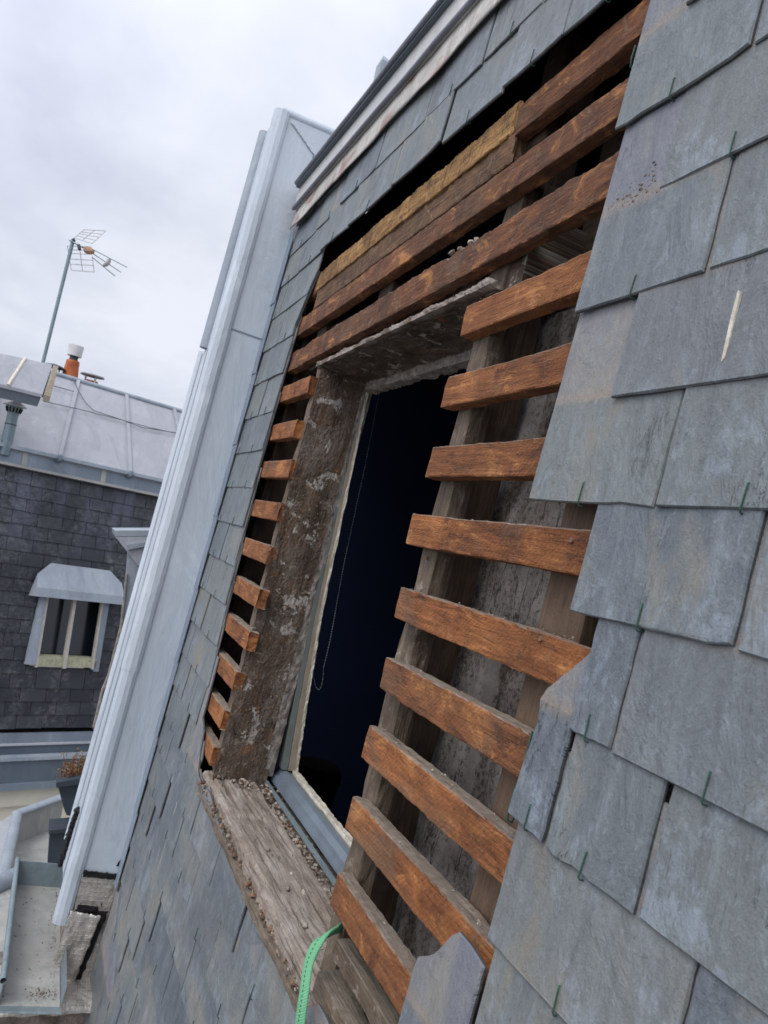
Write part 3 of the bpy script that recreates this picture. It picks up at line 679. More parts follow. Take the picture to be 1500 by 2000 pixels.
# -- room behind ------------------------------------------------------
mb = MB()
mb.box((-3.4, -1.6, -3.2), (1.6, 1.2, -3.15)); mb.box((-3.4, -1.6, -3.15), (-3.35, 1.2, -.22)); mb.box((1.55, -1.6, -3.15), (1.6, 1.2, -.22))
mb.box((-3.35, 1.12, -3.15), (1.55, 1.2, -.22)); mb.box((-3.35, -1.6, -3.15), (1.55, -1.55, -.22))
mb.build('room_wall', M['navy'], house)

# -- window frame ---------------------------------------------------
def vw(v, w, u): return P(u, v, w)
EDGE = [(.392, -.160), (.24, -.168), (-.25, -.193), (-.50, -.217), (-.695, -.240)]     # inner line of the leaning frame in (v, w)
def strip(name, d0, d1, u1, m, parent):
    g_ = lambda i: .25 + .75 * i / 4
    mb = MB(); mb.prism([(v, w_ + d0 * g_(i)) for i, (v, w_) in enumerate(EDGE)] + [(v, w_ + d1 * g_(4 - i)) for i, (v, w_) in enumerate(EDGE[::-1])], -1.40, u1, vw)
    return mb.build(name, M[m], parent)
wf = strip('window_frame', .044, .027, -1.354, 'frame_green', house)
strip('frame_board', .025, .0045, -1.3525, 'frame_beige', wf)
mb = MB()
for i, ((v0, w0), (v1, w1)) in enumerate(zip(EDGE, EDGE[1:])):
    mb.beam((-1.3555, v0, w0), (-1.3555, v1, w1), .0036, .004, (1, 0, 0), 30, .002, .0, 2, 90 + i, fs=30)
mb.build('frame_edge', M['frame_white'], wf)
mb = MB()
mb.prism([(-.735, -.182), (-.718, -.186), (-.714, -.196), (-.700, -.203), (-.697, -.212), (-.702, -.228), (-.735, -.232)], -1.385, -.38, vw); mb.build('frame_rail', M['frame_blue'], wf)
mb = MB(); mb.box((-1.36, -.741, -.160), (-.4, -.731, -.166)); mb.build('drip_strip', M['gutter'], wf)
mb = MB(); mb.beam((-1.352, -.700, -.237), (-.38, -.700, -.237), .0075, .007, (0, 0, 1), 90, .0025, .005, 2, 91, fs=24); mb.build('frame_edge', M['frame_white'], wf)

# -- roof top edge -----------------------------------------------------
def wavy(u, o, a): return a * nz((u * 3.2, o, 0))
mb = MB(); nu = 150; vs = []; uv = []
for i in range(nu + 1):
    u = -2.12 + 2.9 * i / nu
    sc = abs(math.sin((u + 2.0) * math.pi / .56))
    vb = 1.030 + .014 * nz((u * 5, 3, 1)) + .010 * sc
    for j, (v, w_) in enumerate([(vb, .035 + .004 * nz((u * 9, 1, 1)) + .005 * (1 - sc)), (vb + .012, .035), (1.08, .034 + .003 * nz((u * 12, 2, 1))), (1.13, .030)]): vs.append(P(u, v, w_)); uv.append((u, v))
mb.add(vs, [(i * 4 + j, i * 4 + 4 + j, i * 4 + 5 + j, i * 4 + 1 + j) for i in range(nu) for j in range(3)], uv, True)
lo = mb.build('lead_strip', M['lead'], house); md = lo.modifiers.new('thick', 'SOLIDIFY'); md.thickness = .003; lo['label'] = 'wavy lead flashing with flaking white and red paint'
mb = MB(); mb.tube([(u, 1.121 + wavy(u, 1, .006), .043 + wavy(u, 5, .004)) for u in [-2.12 + .05 * i for i in range(58)]], .0072, 10, P); mb.build('edge_bead', M['lead_edge'], house)
mb = MB(); mb.tube([(u, 1.207 + wavy(u, 2, .003), .060 + wavy(u, 6, .002)) for u in [-2.10 + .05 * i for i in range(57)]], .0085, 10, P); mb.build('edge_bead', M['lead_edge'], house)
mb = MB(); mb.prism([(1.118, .020), (1.118, .040), (1.20, .044), (1.21, .020)], -2.12, .78, lambda v, w, u: P(u, v, w)); mb.build('fascia', M['fascia'], house)
mb = MB(); mb.box((-2.10, 1.192, .045), (.78, 1.2, .058)); mb.build('drip_edge', M['zinc_deep'], house)
mb = MB(); mb.prism([(1.205, .058), (1.212, .058), (1.28, -1.9), (1.26, -1.9), (1.19, .0), (1.19, .03)], -2.06, 1.6, lambda v, w, u: P(u, v, w)); mb.build('upper_roof', M['zinc_dark'], house)
# wall below the roof, seen only from elsewhere
mb = MB(); mb.box((-2.3, -14, -.5), (3.2, -2.62, -.05)); mb.build('wall', M['cream'], house)
# edge flashing where slates meet the party wall
mb = MB()
for k in range(9):
    v1 = 1.03 - k * .27; mb.prism([(v1, .020), (v1, .023), (v1 - .275, .0265), (v1 - .275, .0235)], -2.15, -2.088, lambda v, w, u: P(u, v, w))
mb.build('side_flashing', M['flash'], house)
# nails
for k, (px, py) in enumerate([(834, 1090), (1057, 1248), (1118, 1055)]):
    q = at(px, py, .0008 if k else -.027)
    mb = MB(); mb.tube([(q[0], q[1], q[2] - .003), (q[0], q[1], q[2] + .0022)], [.003, .0034], 10, P); mb.build('nail', M['rubble_brick'], house)

# ================================================================== PARTY WALL clad in zinc
U0 = -2.15
pw = thing('party_wall', 'pale blue grey zinc clad party wall rising beside the slates, with rolled edges', 'party wall', P(U0, -1.5, .1))
mb = MB()
mb.prism([(-1.40, .0), (-1.40, .145), (1.455, .148), (1.475, -1.6), (1.2, -1.6), (1.2, -.05)], U0 - .003, U0, lambda v, w, u: P(u, v, w))
mb.build('side_panel', M['zinc'], pw)
mb = MB(); mb.box((-2.49, -1.46, -.2), (U0 - .004, .56, .186)); mb.box((-2.36, .56, -.2), (U0 - .004, 1.44, .186)); mb.box((-2.48, .56, -.2), (-2.362, 1.38, .15)); mb.box((-2.36, 1.2, -1.6), (U0 - .004, 1.45, -.2)); mb.build('front_panel', M['zinc_new'], pw)
def roll(pts, r, name='roll', m='zinc_new', n=12):
    mb = MB(); mb.tube(pts, r, n, P); return mb.build(name, M[m], pw)
def fold(v0, v1, k, m='zinc_new'):
    q = [(.006, .140), (.013, .152), (.014, .172), (.007, .189), (-.006, .197), (-.028, .1975), (-.037, .192), (-.040, .184)]
    mb = MB(); n = len(q); vs = []; N = 24
    for i in range(N + 1):
        v = v0 + (v1 - v0) * i / N
        for a, w_ in q: vs.append(P(U0 - .006 + (a + .006) * k + .0016 * nz((v * 5, a * 40, 1)), v, .168 + (w_ - .168) * k + .0016 * nz((v * 6, w_ * 40, 4))))
    mb.add(vs, [(i * n + j, i * n + j + 1, (i + 1) * n + j + 1, (i + 1) * n + j) for i in range(N) for j in range(n - 1)], None, False)
    mb.add(vs[:n], [tuple(range(n))]); mb.add(vs[-n:], [tuple(range(n))[::-1]])
    mb.build('roll', M[m], pw)
fold(-1.56, -.64, .94); fold(-.66, .60, 1.0); fold(.585, 1.465, .95)
mb = MB()
for uu, ww in ((-2.225, .1868), (-2.40, .1868)): mb.tube([(uu, -1.45, ww), (uu, .55, ww)], .0035, 6, P)
mb.build('seam', M['zinc_trim'], pw)
roll([(U0 - .014, 1.465, .167), (U0 - .014, 1.476, -.2), (U0 - .014, 1.49, -1.6)], .02)
roll([(-2.335, .56, .188), (-2.335, 1.445, .186)], .0245, m='zinc_trim')
roll([(-2.455, .60, .16), (-2.455, 1.36, .157)], .022, m='zinc_dark')
roll([(-2.47, -1.40, .180), (-2.47, .57, .178)], .018)
mb = MB(); mb.tube([(-2.26, -1.45, .1875), (-2.26, .55, .1875)], .0035, 6, P); mb.build('seam', M['zinc_trim'], pw)
# panel seams and solder runs
mb = MB(); mb.box((.0, 0, 0), (0, 0, 0)) if False else None
for v in (.62,):
    mb.prism([(v, .0), (v, .146), (v + .006, .146), (v + .006, .0)], U0, U0 + .0016, lambda v, w, u: P(u, v, w))
mb.build('panel_seam', M['zinc_dark'], pw)
mb = MB()
for i in range(26):
    f = i / 25; mb.lump((U0 + .001, 1.435 - .075 * f + .002 * nz((i, 0, 0), 3), .125 - .105 * f), .0058, i * 1.3)
mb.build('solder_run', M['zinc_new'], pw)
mb = MB(); mb.prism([(1.345, .018), (1.348, -.25), (1.352, -.25), (1.350, .018)], U0, U0 + .003, lambda v, w, u: P(u, v, w))
mb.prism([(1.36, .014), (1.36, .018), (1.2, .006), (1.2, .002)], U0, U0 + .003, lambda v, w, u: P(u, v, w)); mb.build('panel_seam', M['zinc_trim'], pw)
for v in (.34, -.06, -.46, -.86, -1.12):
    mb = MB()
    for i in range(5): mb.lump((U0 + .001, v + .014 * (i % 2) + .004 * nz((i, v, 0), 5), .004 + .004 * i), .006, i + v)
    mb.box((U0, v - .01, .006), (U0 + .0022, v + .018, .022)); mb.build('clip', M['zinc_new'], pw)
# torn bitumen and foil at the foot
def sheet(name, m, pts2, u, parent, thick=.002, o=0, amp=.003, nx=18, ny=26):
    """quad in (v,w) at u, bent a little"""
    a, b, c, d = [Vector(q) for q in pts2]; mb = MB(); vs = []; uv = []
    for j in range(ny + 1):
        for i in range(nx + 1):
            f, g_ = i / nx, j / ny; q = (a * (1 - f) + b * f) * (1 - g_) + (d * (1 - f) + c * f) * g_
            e = .004 * nz((f * 5, g_ * 7, o), 1.5)
            if i in (0, nx) or j in (0, ny): q = q + Vector((nz((f * 14, g_ * 14, o)) * .006, nz((f * 11, g_ * 13, o + 3)) * .006))
            vs.append(P(u + amp * (nz((f * 3, g_ * 4, o)) + .5 * nz((f * 9, g_ * 13, o + 2))), q.x, q.y)); uv.append((q.x, q.y))
    mb.add(vs, [(j * (nx + 1) + i, j * (nx + 1) + i + 1, (j + 1) * (nx + 1) + i + 1, (j + 1) * (nx + 1) + i) for j in range(ny) for i in range(nx)], uv, True)
    ob = mb.build(name, M[m], parent); md = ob.modifiers.new('thick', 'SOLIDIFY'); md.thickness = thick; md.offset = -1; return ob
mb = MB(); mb.box((-2.44, -1.82, -.1), (-2.17, -1.40, .135)); mb.build('masonry_foot', M['mortar_dark'], pw)
f1 = sheet('foil_patch', 'foil', [(-1.385, .0), (-1.375, .14), (-1.84, .135), (-1.80, -.005)], U0 + .004, pw, o=1, amp=.006)
f1['label'] = 'upper silver foil patch on the foot of the wall'
sheet('bitumen_edge', 'bitumen', [(-1.50, .022), (-1.50, .135), (-1.765, .13), (-1.75, .055)], U0 + .016, pw, o=8, amp=.004)
f2 = sheet('foil_patch', 'foil', [(-1.512, .045), (-1.502, .15), (-1.775, .165), (-1.755, .075)], U0 + .026, pw, o=5, amp=.008)
f2['label'] = 'lower loose silver foil flap hanging into the gutter'
sheet('bitumen_edge', 'bitumen', [(-1.372, .01), (-1.366, .14), (-1.388, .14), (-1.392, .01)], U0 + .009, pw, o=11, amp=.004, ny=5)
sheet('bitumen_edge', 'bitumen', [(-1.255, .0), (-1.268, .011), (-1.345, .034), (-1.34, .012)], U0 + .0025, pw, o=14, amp=.002, ny=12, nx=6)
sheet('bitumen_edge', 'bitumen', [(-1.485, .06), (-1.482, .13), (-1.508, .13), (-1.506, .055)], U0 + .018, pw, o=17, amp=.005, ny=5)
# torn joint down the front
mb = MB()
for i in range(46):
    f = i / 45; a = at(405 - 30 * 0 - (405 - 386) * 0 + 0, 1560, .19)
    px = 152 + (118 - 152) * f + 3 * nz((i, 0, 0), 1.7); py = 1580 + (1690 - 1580) * f
    q = at(px, py, .192); mb.lump((q[0], q[1], .191), .016 * (1.1 - .5 * abs(f - .4)), i * .77)
mb.build('torn_bitumen', M['bitumen'], pw)

# ================================================================== GUTTER BOX
gt = thing('gutter_box', 'open grey zinc box gutter with a rolled front rim and grit on its floor', 'gutter', P(-2.3, -1.7, .22))
g0, g1 = -2.70, -1.90
mb = MB(); mb.box((g0, -1.698, .135), (g1, -1.694, .318)); mb.build('floor', M['zinc_box'], gt)
mb = MB(); mb.box((g0, -1.70, .3185), (g1, -1.60, .3215)); mb.build('front_wall', M['gutter'], gt)
mb = MB(); mb.box((g0 - .003, -1.70, .13), (g0, -1.598, .3215)); mb.build('end_wall', M['gutter'], gt)
mb = MB(); mb.box((g0, -1.693, .130), (g1, -1.63, .133)); mb.build('back_wall', M['gutter'], gt)
mb = MB(); mb.tube([(g0 - .01, -1.597, .325), (g1 + .03, -1.600, .326)], .0095, 12, P, cap=False); mb.build('rim', M['gutter'], gt)
mb = MB(); mb.prism([(g1, -1.694), (g1 + .05, -1.68), (g1 + .052, -1.685), (g1, -1.70)], .135, .318, lambda u, v, w: P(u, v, w)); mb.build('end_lip', M['gutter'], gt)
mb = MB()
for i in range(420):
    r = random.Random(i); mb.lump((r.uniform(g0 + .02, g1 - .02), -1.692, r.choice([r.uniform(.15, .31), .148 + abs(r.gauss(0, .012)), .308])), .0007 + .0024 * r.random() ** 3, i)
for i in range(60):
    r = random.Random(i + 500); mb.lump((-1.96 + r.gauss(0, .018) - .0, -1.688 + abs(r.gauss(0, .004)), .20 + r.gauss(0, .028)), r.uniform(.001, .004), i)
tag(mb.build('grit', M['rubble_brick']), 'grit and brown debris lying on the floor of the zinc box gutter', 'grit', kind='stuff')
# foil and broken masonry under the gutter
ub = thing('gutter_support', 'dirty masonry ledge wrapped in silver foil under the box gutter', 'ledge', P(-1.95, -1.76, .15))
mb = MB(); vs = []; uv = []
for j in range(31):
    for i in range(11):
        w_ = .0 + .40 * j / 30; u = -2.25 + .255 * i / 10; v = -1.74 - .02 * (w_ / .3) + .008 * nz((u * 20, w_ * 20, 1)) - .03 * max(0, (i - 7) / 3) ** 2 - (.05 * max(0, (w_ - .3) / .1))
        vs.append(P(u, v, w_)); uv.append((u, w_))
mb.add(vs, [(j * 11 + i, j * 11 + i + 1, j * 11 + 12 + i, j * 11 + 11 + i) for j in range(30) for i in range(10)], uv, True)
o = mb.build('foil_cover', M['foil'], ub); md = o.modifiers.new('thick', 'SOLIDIFY'); md.thickness = .003; md.offset = -1
mb = MB(); mb.grid((-2.03, -2.1, .36), (0, 0, -.40), (0, .32, 0), 40, 34, lambda a, b, q: .02 * nz((a * 8, b * 6, 1)) + .01 * nz((a * 22, b * 20, 2)))
mb.box((-2.4, -2.1, -.04), (-2.06, -1.80, .36)); mb.build('broken_masonry', M['mortar_dark'], ub)

# ================================================================== loose things on the sill
def rubble(name, m, pts, label, cat, rmin, rmax, seed):
    mb = MB(); r = random.Random(seed)
    for (a, b, n, sp) in pts:
        a = Vector(a); b = Vector(b); sp = Vector(sp)
        for i in range(n):
            q = a.lerp(b, r.random()) + Vector((r.gauss(0, sp.x), abs(r.gauss(0, sp.y)), r.gauss(0, sp.z))); rr = rmin + (rmax - rmin) * r.random() ** 3.2
            if q.x > -.37 and q.y < -.6 and q.z > -.03: continue
            mb.lump(q, rr, i * .37 + seed)
    return tag(mb.build(name, M[m]), label, cat, kind='stuff')
rubble('rubble', 'rubble', [((-1.34, -.741, -.10), (-1.28, -.741, -.165), 150, (.03, .003, .02)), ((-1.33, -.762, -.158), (-.48, -.762, -.150), 1100, (.018, .006, .013)), ((-1.36, -.741, -.02), (-1.33, -.741, -.13), 60, (.008, .003, .01)),
       ((-1.1, -.741, -.06), (-.45, -.741, -.08), 26, (.05, .001, .05)), ((-.6, -.741, -.14), (-.43, -.741, -.10), 60, (.02, .004, .015)), ((-.45, .545, -.02), (-.42, .545, -.01), 0, (.01, .01, .01)), ((-.62, .527, -.012), (-.50, .535, -.012), 90, (.02, .006, .006))],
       'pale plaster rubble and grit strewn between the weathered sill and the window frame', 'rubble', .0008, .0085, 3)
rubble('brick_rubble', 'rubble_brick', [((-1.38, -.768, .012), (-.42, -.768, .008), 210, (.01, .003, .005)), ((-1.38, -.762, .010), (-1.0, -.762, .008), 70, (.01, .003, .005))],
       'brown brick crumbs lodged in the gap between the sill front and the slates', 'rubble', .0012, .0085, 5)
lp = []
for k, (v, u) in enumerate(zip(tops[3:], uls[3:])): lp.append(((u + .01, v - .0005, -.013), (.03, v - .0005, -.013), 50, (.0, .0012, .006)))
for v, u in zip(st[4:], sr[4:]): lp.append(((-1.66, v - .0005, -.013), (u - .02, v - .0005, -.013), 16, (0, .001, .005)))
rubble('dust_crumbs', 'rubble', lp, 'fine grey crumbs and dust lying along the tops of the lower battens', 'dust', .0006, .0024, 9)
# wood splinters on the sill and straws on the post
mb = MB(); r = random.Random(4)
for i in range(60):
    u = r.uniform(-1.33, -.45); w_ = r.uniform(-.17, -.01); a = r.uniform(0, 6.28); L = r.uniform(.004, .016)
    mb.tube([(u, -.739, w_), (u + L * math.cos(a), -.738 + r.uniform(0, .003), w_ + L * math.sin(a) * .6)], .0008, 4, P)
tag(mb.build('wood_splinters', M['lath']), 'small reddish wood splinters scattered over the weathered sill', 'splinters', kind='stuff')
mb = MB()
for i in range(130):
    v = r.uniform(-.72, .38); w_ = r.uniform(-.145, -.02); a = r.uniform(0, 6.28); L = r.uniform(.003, .009); u = -1.351 + r.uniform(-.002, .003)
    mb.tube([(u, v, w_), (u + .003 * r.random(), v + L * math.sin(a), w_ + L * math.cos(a))], r.uniform(.0005, .0012), 4, P)
mb.build('straw_bits', M['straw'], house)['kind'] = 'stuff'

# rope
rp = MB(); key = [at(735, 1790, -.10), at(690, 1800, -.06), at(655, 1817, -.015), at(624, 1838, .02), at(604, 1878, .034), at(594, 1940, .04), at(586, 2000, .04), at(580, 2080, .035), at(578, 2300, .03)]
def catmull(k, n=10):
    out = []; k = [Vector(q) for q in k]; k = [2 * k[0] - k[1]] + k + [2 * k[-1] - k[-2]]
    for i in range(1, len(k) - 2):
        for j in range(n):
            t = j / n; a, b, c, d = k[i - 1:i + 3]
            out.append(.5 * ((2 * b) + (c - a) * t + (2 * a - 5 * b + 4 * c - d) * t * t + (3 * b - a - 3 * c + d) * t ** 3))
    return out + [k[-2]]
rp.tube(catmull(key), .0098, 20, P, flat=.38, flatdir=tuple(P(.45, .1, 1).normalized()))
tag(rp.build('rope', M['rope']), 'green flat safety rope hanging over the sill beside the rafter', 'rope')

# blind chain
ch = MB(); c1 = at(738, 770, -.27); c2 = at(616, 1335, -.27)
pts = [];
for i in range(106):
    f = i / 105; py = 765 + (1300 - 765) * f; px = lerp([(765, 741), (910, 713), (1100, 672), (1250, 645), (1300, 633)], py); pts.append(at(px + (0), py, -.27))
for k in range(12):
    a = k / 11 * math.pi; px = 622 + 10 * math.cos(a) ; py = 1303 + 44 * math.sin(a); pts.append(at(px, py, -.27))
for k in range(8): pts.append(at(612 - k * .2 + k * 1.2, 1318 - k * 6, -.27))
for i, q in enumerate(pts): ch.lump(q, .0024, 1.0)
ch.tube(pts, .0005, 4, P)
tag(ch.build('blind_chain', M['chain']), 'thin white beaded blind chain hanging in the dark window opening', 'chain')
# dim stool-like bin inside the room
bn = thing('waste_bin', 'black round bin standing in the dark room behind the lower left of the window', 'bin', P(-2.15, -1.55, -.62))
mb = MB(); prof = [(.0, .075), (.35, .088), (.60, .095), (.605, .102), (.63, .102), (.635, .094), (.66, .09)]
mb.tube([(-2.15, -1.55 + h, -.62) for h, r_ in prof], [r_ for h, r_ in prof], 20, P); mb.build('body', M['black'], bn)
mb = MB(); mb.tube([(-2.15, -1.552, -.62), (-2.15, -1.545, -.62)], [.08, .08], 16, P); mb.build('foot_ring', M['dark_metal'], bn)

# ================================================================== neighbouring dormer beyond the party wall
nd = thing('dormer', 'zinc capped dormer of the same roof, half hidden behind the party wall', 'dormer', P(-4.7, -.6, .1))
Z0 = -4.2
def q5(px, py, u=Z0):
    d = ray(px, py); t = (u - CW.x) / d.x; q = CW + d * t; return q
def slab(name, m, pix, depth_, parent, u=Z0):
    f = [q5(x, y, u) for x, y in pix]; bk = [q + Vector((-depth_, 0, 0)) for q in f]; n = len(f); mb = MB()
    mb.add(f + bk, [tuple(range(n)), tuple(range(n, 2 * n))[::-1]] + [(i, n + i, n + (i + 1) % n, (i + 1) % n) for i in range(n)], [(q.y, q.z) for q in f] * 2); return mb.build(name, M[m], parent)
slab('cap', 'zinc_trim', [(224, 1036), (330, 1036), (330, 1046), (226, 1048)], .30, nd)
slab('cap_front', 'zinc_far', [(226, 1049), (330, 1047), (300, 1140), (272, 1107)], .12, nd)
slab('cap_roll', 'zinc_trim', [(248, 1064), (300, 1056), (300, 1064), (250, 1074)], .2, nd, Z0 + .02)
slab('cheek', 'zinc_trim', [(250, 1080), (330, 1080), (300, 1300), (200, 1500), (182, 1424), (199, 1350), (212, 1320), (236, 1222), (247, 1125)], .06, nd, Z0 - .02)
slab('cheek_edge', 'mortar', [(246, 1120), (249, 1120), (238, 1225), (214, 1321), (201, 1352), (184, 1426), (181, 1422), (198, 1350), (211, 1318), (235, 1222)], .03, nd, Z0 + .0)

# ================================================================== FAR BUILDING
DF = Vector((-0.37549772, 0.92682332, 0)); NF = Vector((0.92682332, 0.37549772, 0)); P0 = Vector((-7.65624481, -0.42939598, -1.10477522))
SL = R_(82); UF = Vector((0, 0, 1)) * math.sin(SL) - NF * math.cos(SL); NP = NF * math.sin(SL) + Vector((0, 0, math.cos(SL)))
def far(s, h, o=0.0): return P0 + DF * s + UF * h + NP * o
fb = thing('building', 'neighbouring building across the courtyard with dark slates, zinc roof and cream wall', 'building', tuple(P0 - Vector((0, 0, 2))))
mb = MB(); rnd = random.Random(11)
row = 0; h = -1.34
while h < 1.12:
    s = -1.6 + (.125 if row % 2 else 0) + rnd.uniform(-.01, .01)
    while s < 3.4:
        s1 = s + .245
        sa, sb = s, s1
        if h + .128 > -.74 and h < .03:
            if s < -.05 < s1: sb = -.05
            elif s < .54 < s1: sa = .54
            elif s >= -.05 and s1 <= .54: sb = sa
        if sb - sa > .01:
            wj = rnd.uniform(0, .002); dh = rnd.uniform(-.004, .004); ht = h + .2 if not (sa != s or sb != s1) or h > -.6 else min(h + .2, h + .2); p = [(sa + .002, h + dh, .016 + wj), (sb - .003, h + dh, .016 + wj), (sb - .003, ht, .002), (sa + .002, ht, .002)]
            vs = [far(*q) for q in p] + [far(q[0], q[1], q[2] - .009) for q in p]
            mb.add(vs, [(0, 1, 2, 3), (0, 4, 5, 1), (1, 5, 6, 2), (3, 7, 4, 0)], [(q[0] - s, q[1] - h) for q in p] * 2)
        s = s1
    h += .128; row += 1
mb.build('slate_cladding', M['farslate'], fb)
mb = MB(); mb.box((-1.6, -1.45, -.3), (-.11, 1.25, -.01), far); mb.box((.60, -1.45, -.3), (3.4, 1.25, -.01), far); mb.box((-.11, .2, -.3), (.60, 1.25, -.01), far); mb.box((-.11, -1.45, -.3), (.60, -.79, -.01), far)
mb.build('roof_boarding', M['black'], fb)
# window with zinc hood
fw = MB(); fw.box((-.10, -.745, -.02), (.56, -.65, .05), far); fwo = fw.build('window', M['old_paint'], fb)
m_ = MB(); m_.box((-.11, -.66, -.12), (.58, .0, -.10), far); m_.build('pane', M['glass'], fwo)
m_ = MB(); m_.box((-.11, -.745, -.30), (.6, .2, -.29), far); m_.build('dark_interior', M['black'], fwo)
m_ = MB()
for i in range(14): m_.tube([far(-.06 + .045 * i, -.64, -.15), far(-.06 + .045 * i, -.05, -.15)], .018 + .006 * (i % 3), 6)
m_.build('curtain', M['curtain'], fwo)
for s in (-.052, .215, .515):
    m_ = MB(); m_.box((s, -.76, .012 if s != .215 else .02), (s + (.022 if s != .215 else .030), -.05, .052 if s != .215 else .066), far); m_.build('mullion', M['mullion'], fwo)
m_ = MB(); m_.box((-.045, -.69, -.10), (.53, -.64, .0), far); m_.build('lower_rail', M['old_paint'], fwo)
m_ = MB(); m_.prism([(-.150, -.735), (-.052, -.735), (-.052, -.05), (-.11, -.05)], .0, .055, far); m_.build('cheek', M['zinc_trim'], fwo)
m_ = MB(); m_.prism([(.540, -.78), (.595, -.78), (.60, -.05), (.540, -.05)], .0, .05, far); m_.build('cheek', M['zinc_dark'], fwo)
m_ = MB()
f = [far(-.20, -.085, .13), far(.715, -.085, .13), far(.715, .0, .125), far(-.19, .0, .125)]
t2 = [far(-.18, .13, .06), far(-.05, .25, .02), far(.57, .25, .02), far(.70, .13, .06)]
vs = f + t2 + [far(-.215, -.085, .02), far(.70, -.085, .02)]
m_.add(vs, [(0, 1, 2, 3), (3, 2, 7, 6, 5, 4), (0, 3, 4, 8), (1, 9, 7, 2), (0, 8, 9, 1)])
hd = m_.build('window_hood', M['zinc_trim'], fwo)
# bands and ledges: [h0,h1,out,mat]
for nm, h0, h1, o0, o1, mm in [('upper_band', 1.13, 1.27, .0, .05, 'zinc_dark'), ('gutter_edge', 1.105, 1.13, .0, .075, 'zinc_box'), ('roof_lip', 1.265, 1.30, .0, .09, 'zinc_trim'),
                              ('lower_band', -1.47, -1.38, .0, .05, 'zinc_dark'), ('ledge_lip', -1.486, -1.47, .0, .09, 'zinc_far'), ('ledge_band', -1.57, -1.486, .0, .06, 'zinc_deep'), ('gutter_lip', -1.60, -1.57, .0, .22, 'zinc_trim'),
                              ('gutter_front', -1.80, -1.60, .0, .20, 'zinc_deep'), ('gutter_base', -1.86, -1.80, .0, .24, 'zinc_dark'), ('cornice', -2.02, -1.86, .0, .16, 'cream'), ('wall', -2.45, -2.02, -.3, .12, 'cream')]:
    mb = MB(); mb.box((-1.6, h0, o0 - .05), (3.4, h1, o1), far); mb.build(nm, M[mm], fb)
mb = MB(); mb.box((-1.6, -2.62, -.4), (3.4, -2.45, .0), far); mb.build('shadow_gap', M['black'], fb)
mb = MB(); mb.box((-1.6, -14.5, -.4), (3.4, -2.62, .10), far); mb.build('wall', M['cream'], fb)
for k in range(5):
    mb = MB(); s = .3 + .8 * (k - 1); mb.box((s, 1.135, .05), (s + .05, 1.262, .056), far); mb.build('band_joint', M['zinc_box'], fb)
# zinc roof slope
A50 = R_(50); RU = -NF * math.cos(A50) + Vector((0, 0, math.sin(A50))); RN = Vector((0, 0, math.cos(A50))) + NF * math.sin(A50)
E0 = far(0, 1.285, .06)
def roof(s, h, o=0.0): return E0 + DF * s + RU * h + RN * o
def rhit(px, py):
    q = hit(px, py, E0, RN) - E0; return (q.dot(DF), q.dot(RU))
a = rhit(100, 735); b = rhit(358, 800); hr = (a[1] + b[1]) / 2
mb = MB(); mb.box((-1.6, -.02, -.05), (3.4, hr, 0), roof); rf = mb.build('roof', M['zinc_far'], fb)
mb = MB()
mb.tube([roof(-1.6, hr, .0), roof(3.4, hr + .02, 0)], .028, 8); mb.build('ridge_roll', M['zinc_trim'], rf)
for p1, p2 in [((152, 748), (115, 893)), ((246, 775), (252, 920)), ((338, 797), (348, 850)), ((10, 720), (-30, 850))]:
    a = rhit(*p1); b = rhit(*p2); mb = MB(); d = .018
    mb.prism([(a[0] - d, hr - .01), (a[0] + d, hr - .01), (b[0] + d, -.0), (b[0] - d, -.0)], .0, .028, roof); mb.build('seam', M['zinc_far'], rf)
    mb = MB(); mb.lump(roof(b[0], -.02, .02), .06, 2.0, ident); mb.build('seam_end', M['zinc_dark'], rf)
# cables on the roof
for k, pp in enumerate([[(140, 742), (150, 765), (165, 790), (180, 805), (235, 823), (275, 838), (340, 848)], [(82, 787), (135, 799), (150, 802), (230, 822), (290, 838), (345, 850)], [(102, 757), (120, 762), (142, 768)]]):
    mb = MB(); mb.tube([roof(*rhit(x, y), .03) for x, y in pp], .0045, 5); mb.build('cable', M['cable'], rf)
# stack base and pots stand on the ridge
def pot(name, label, px, py, base_r, top_r, hgt, mats, depth_):
    q = depth(px, py, depth_); t = thing(name, label, 'chimney pot', tuple(q), 'terracotta pots along the ridge'); return t, q
UPW = Vector((0, 0, 1))
t, q = pot('chimney_pot', 'tallest terracotta chimney pot with a white drum cowl on the zinc ridge', 134, 745, .09, .07, .27, None, 8.9)
mb = MB(); mb.tube([q - UPW * .12, q, q + UPW * .20, q + UPW * .215, q + UPW * .24], [.098, .094, .072, .074, .068], 18); mb.build('pot', M['terracotta'], t)
mb = MB(); mb.tube([q + UPW * .23, q + UPW * .30], .046, 14); mb.build('neck', M['dark_metal'], t)
mb = MB(); mb.tube([q + UPW * .29, q + UPW * .41], [.077, .082], 20); mb.build('cowl', M['white_metal'], t)
t, q = pot('chimney_pot', 'short terracotta pot with a flat plate cap, right of the tall one', 177, 752, .08, .07, .12, None, 9.1)
mb = MB(); mb.tube([q - UPW * .14, q + UPW * .05], [.075, .072], 16); mb.build('pot', M['terracotta'], t)
mb = MB()
for a in range(3): d = Vector((math.cos(a * 2.1 + .5), math.sin(a * 2.1 + .5), 0)) * .07; mb.tube([q + d + UPW * -.05, q + d + UPW * .10], .011, 5)
mb.build('cap_leg', M['white_metal'], t)
mb = MB(); mb.tube([q + UPW * .095, q + UPW * .10, q + UPW * .115, q + UPW * .13], [.10, .135, .13, .03], 18); mb.build('cap', M['grey_cap'], t)
t, q = pot('chimney_pot', 'left terracotta pot under a dark hat, partly behind the raised zinc box', 101, 735, .08, .07, .12, None, 8.75)
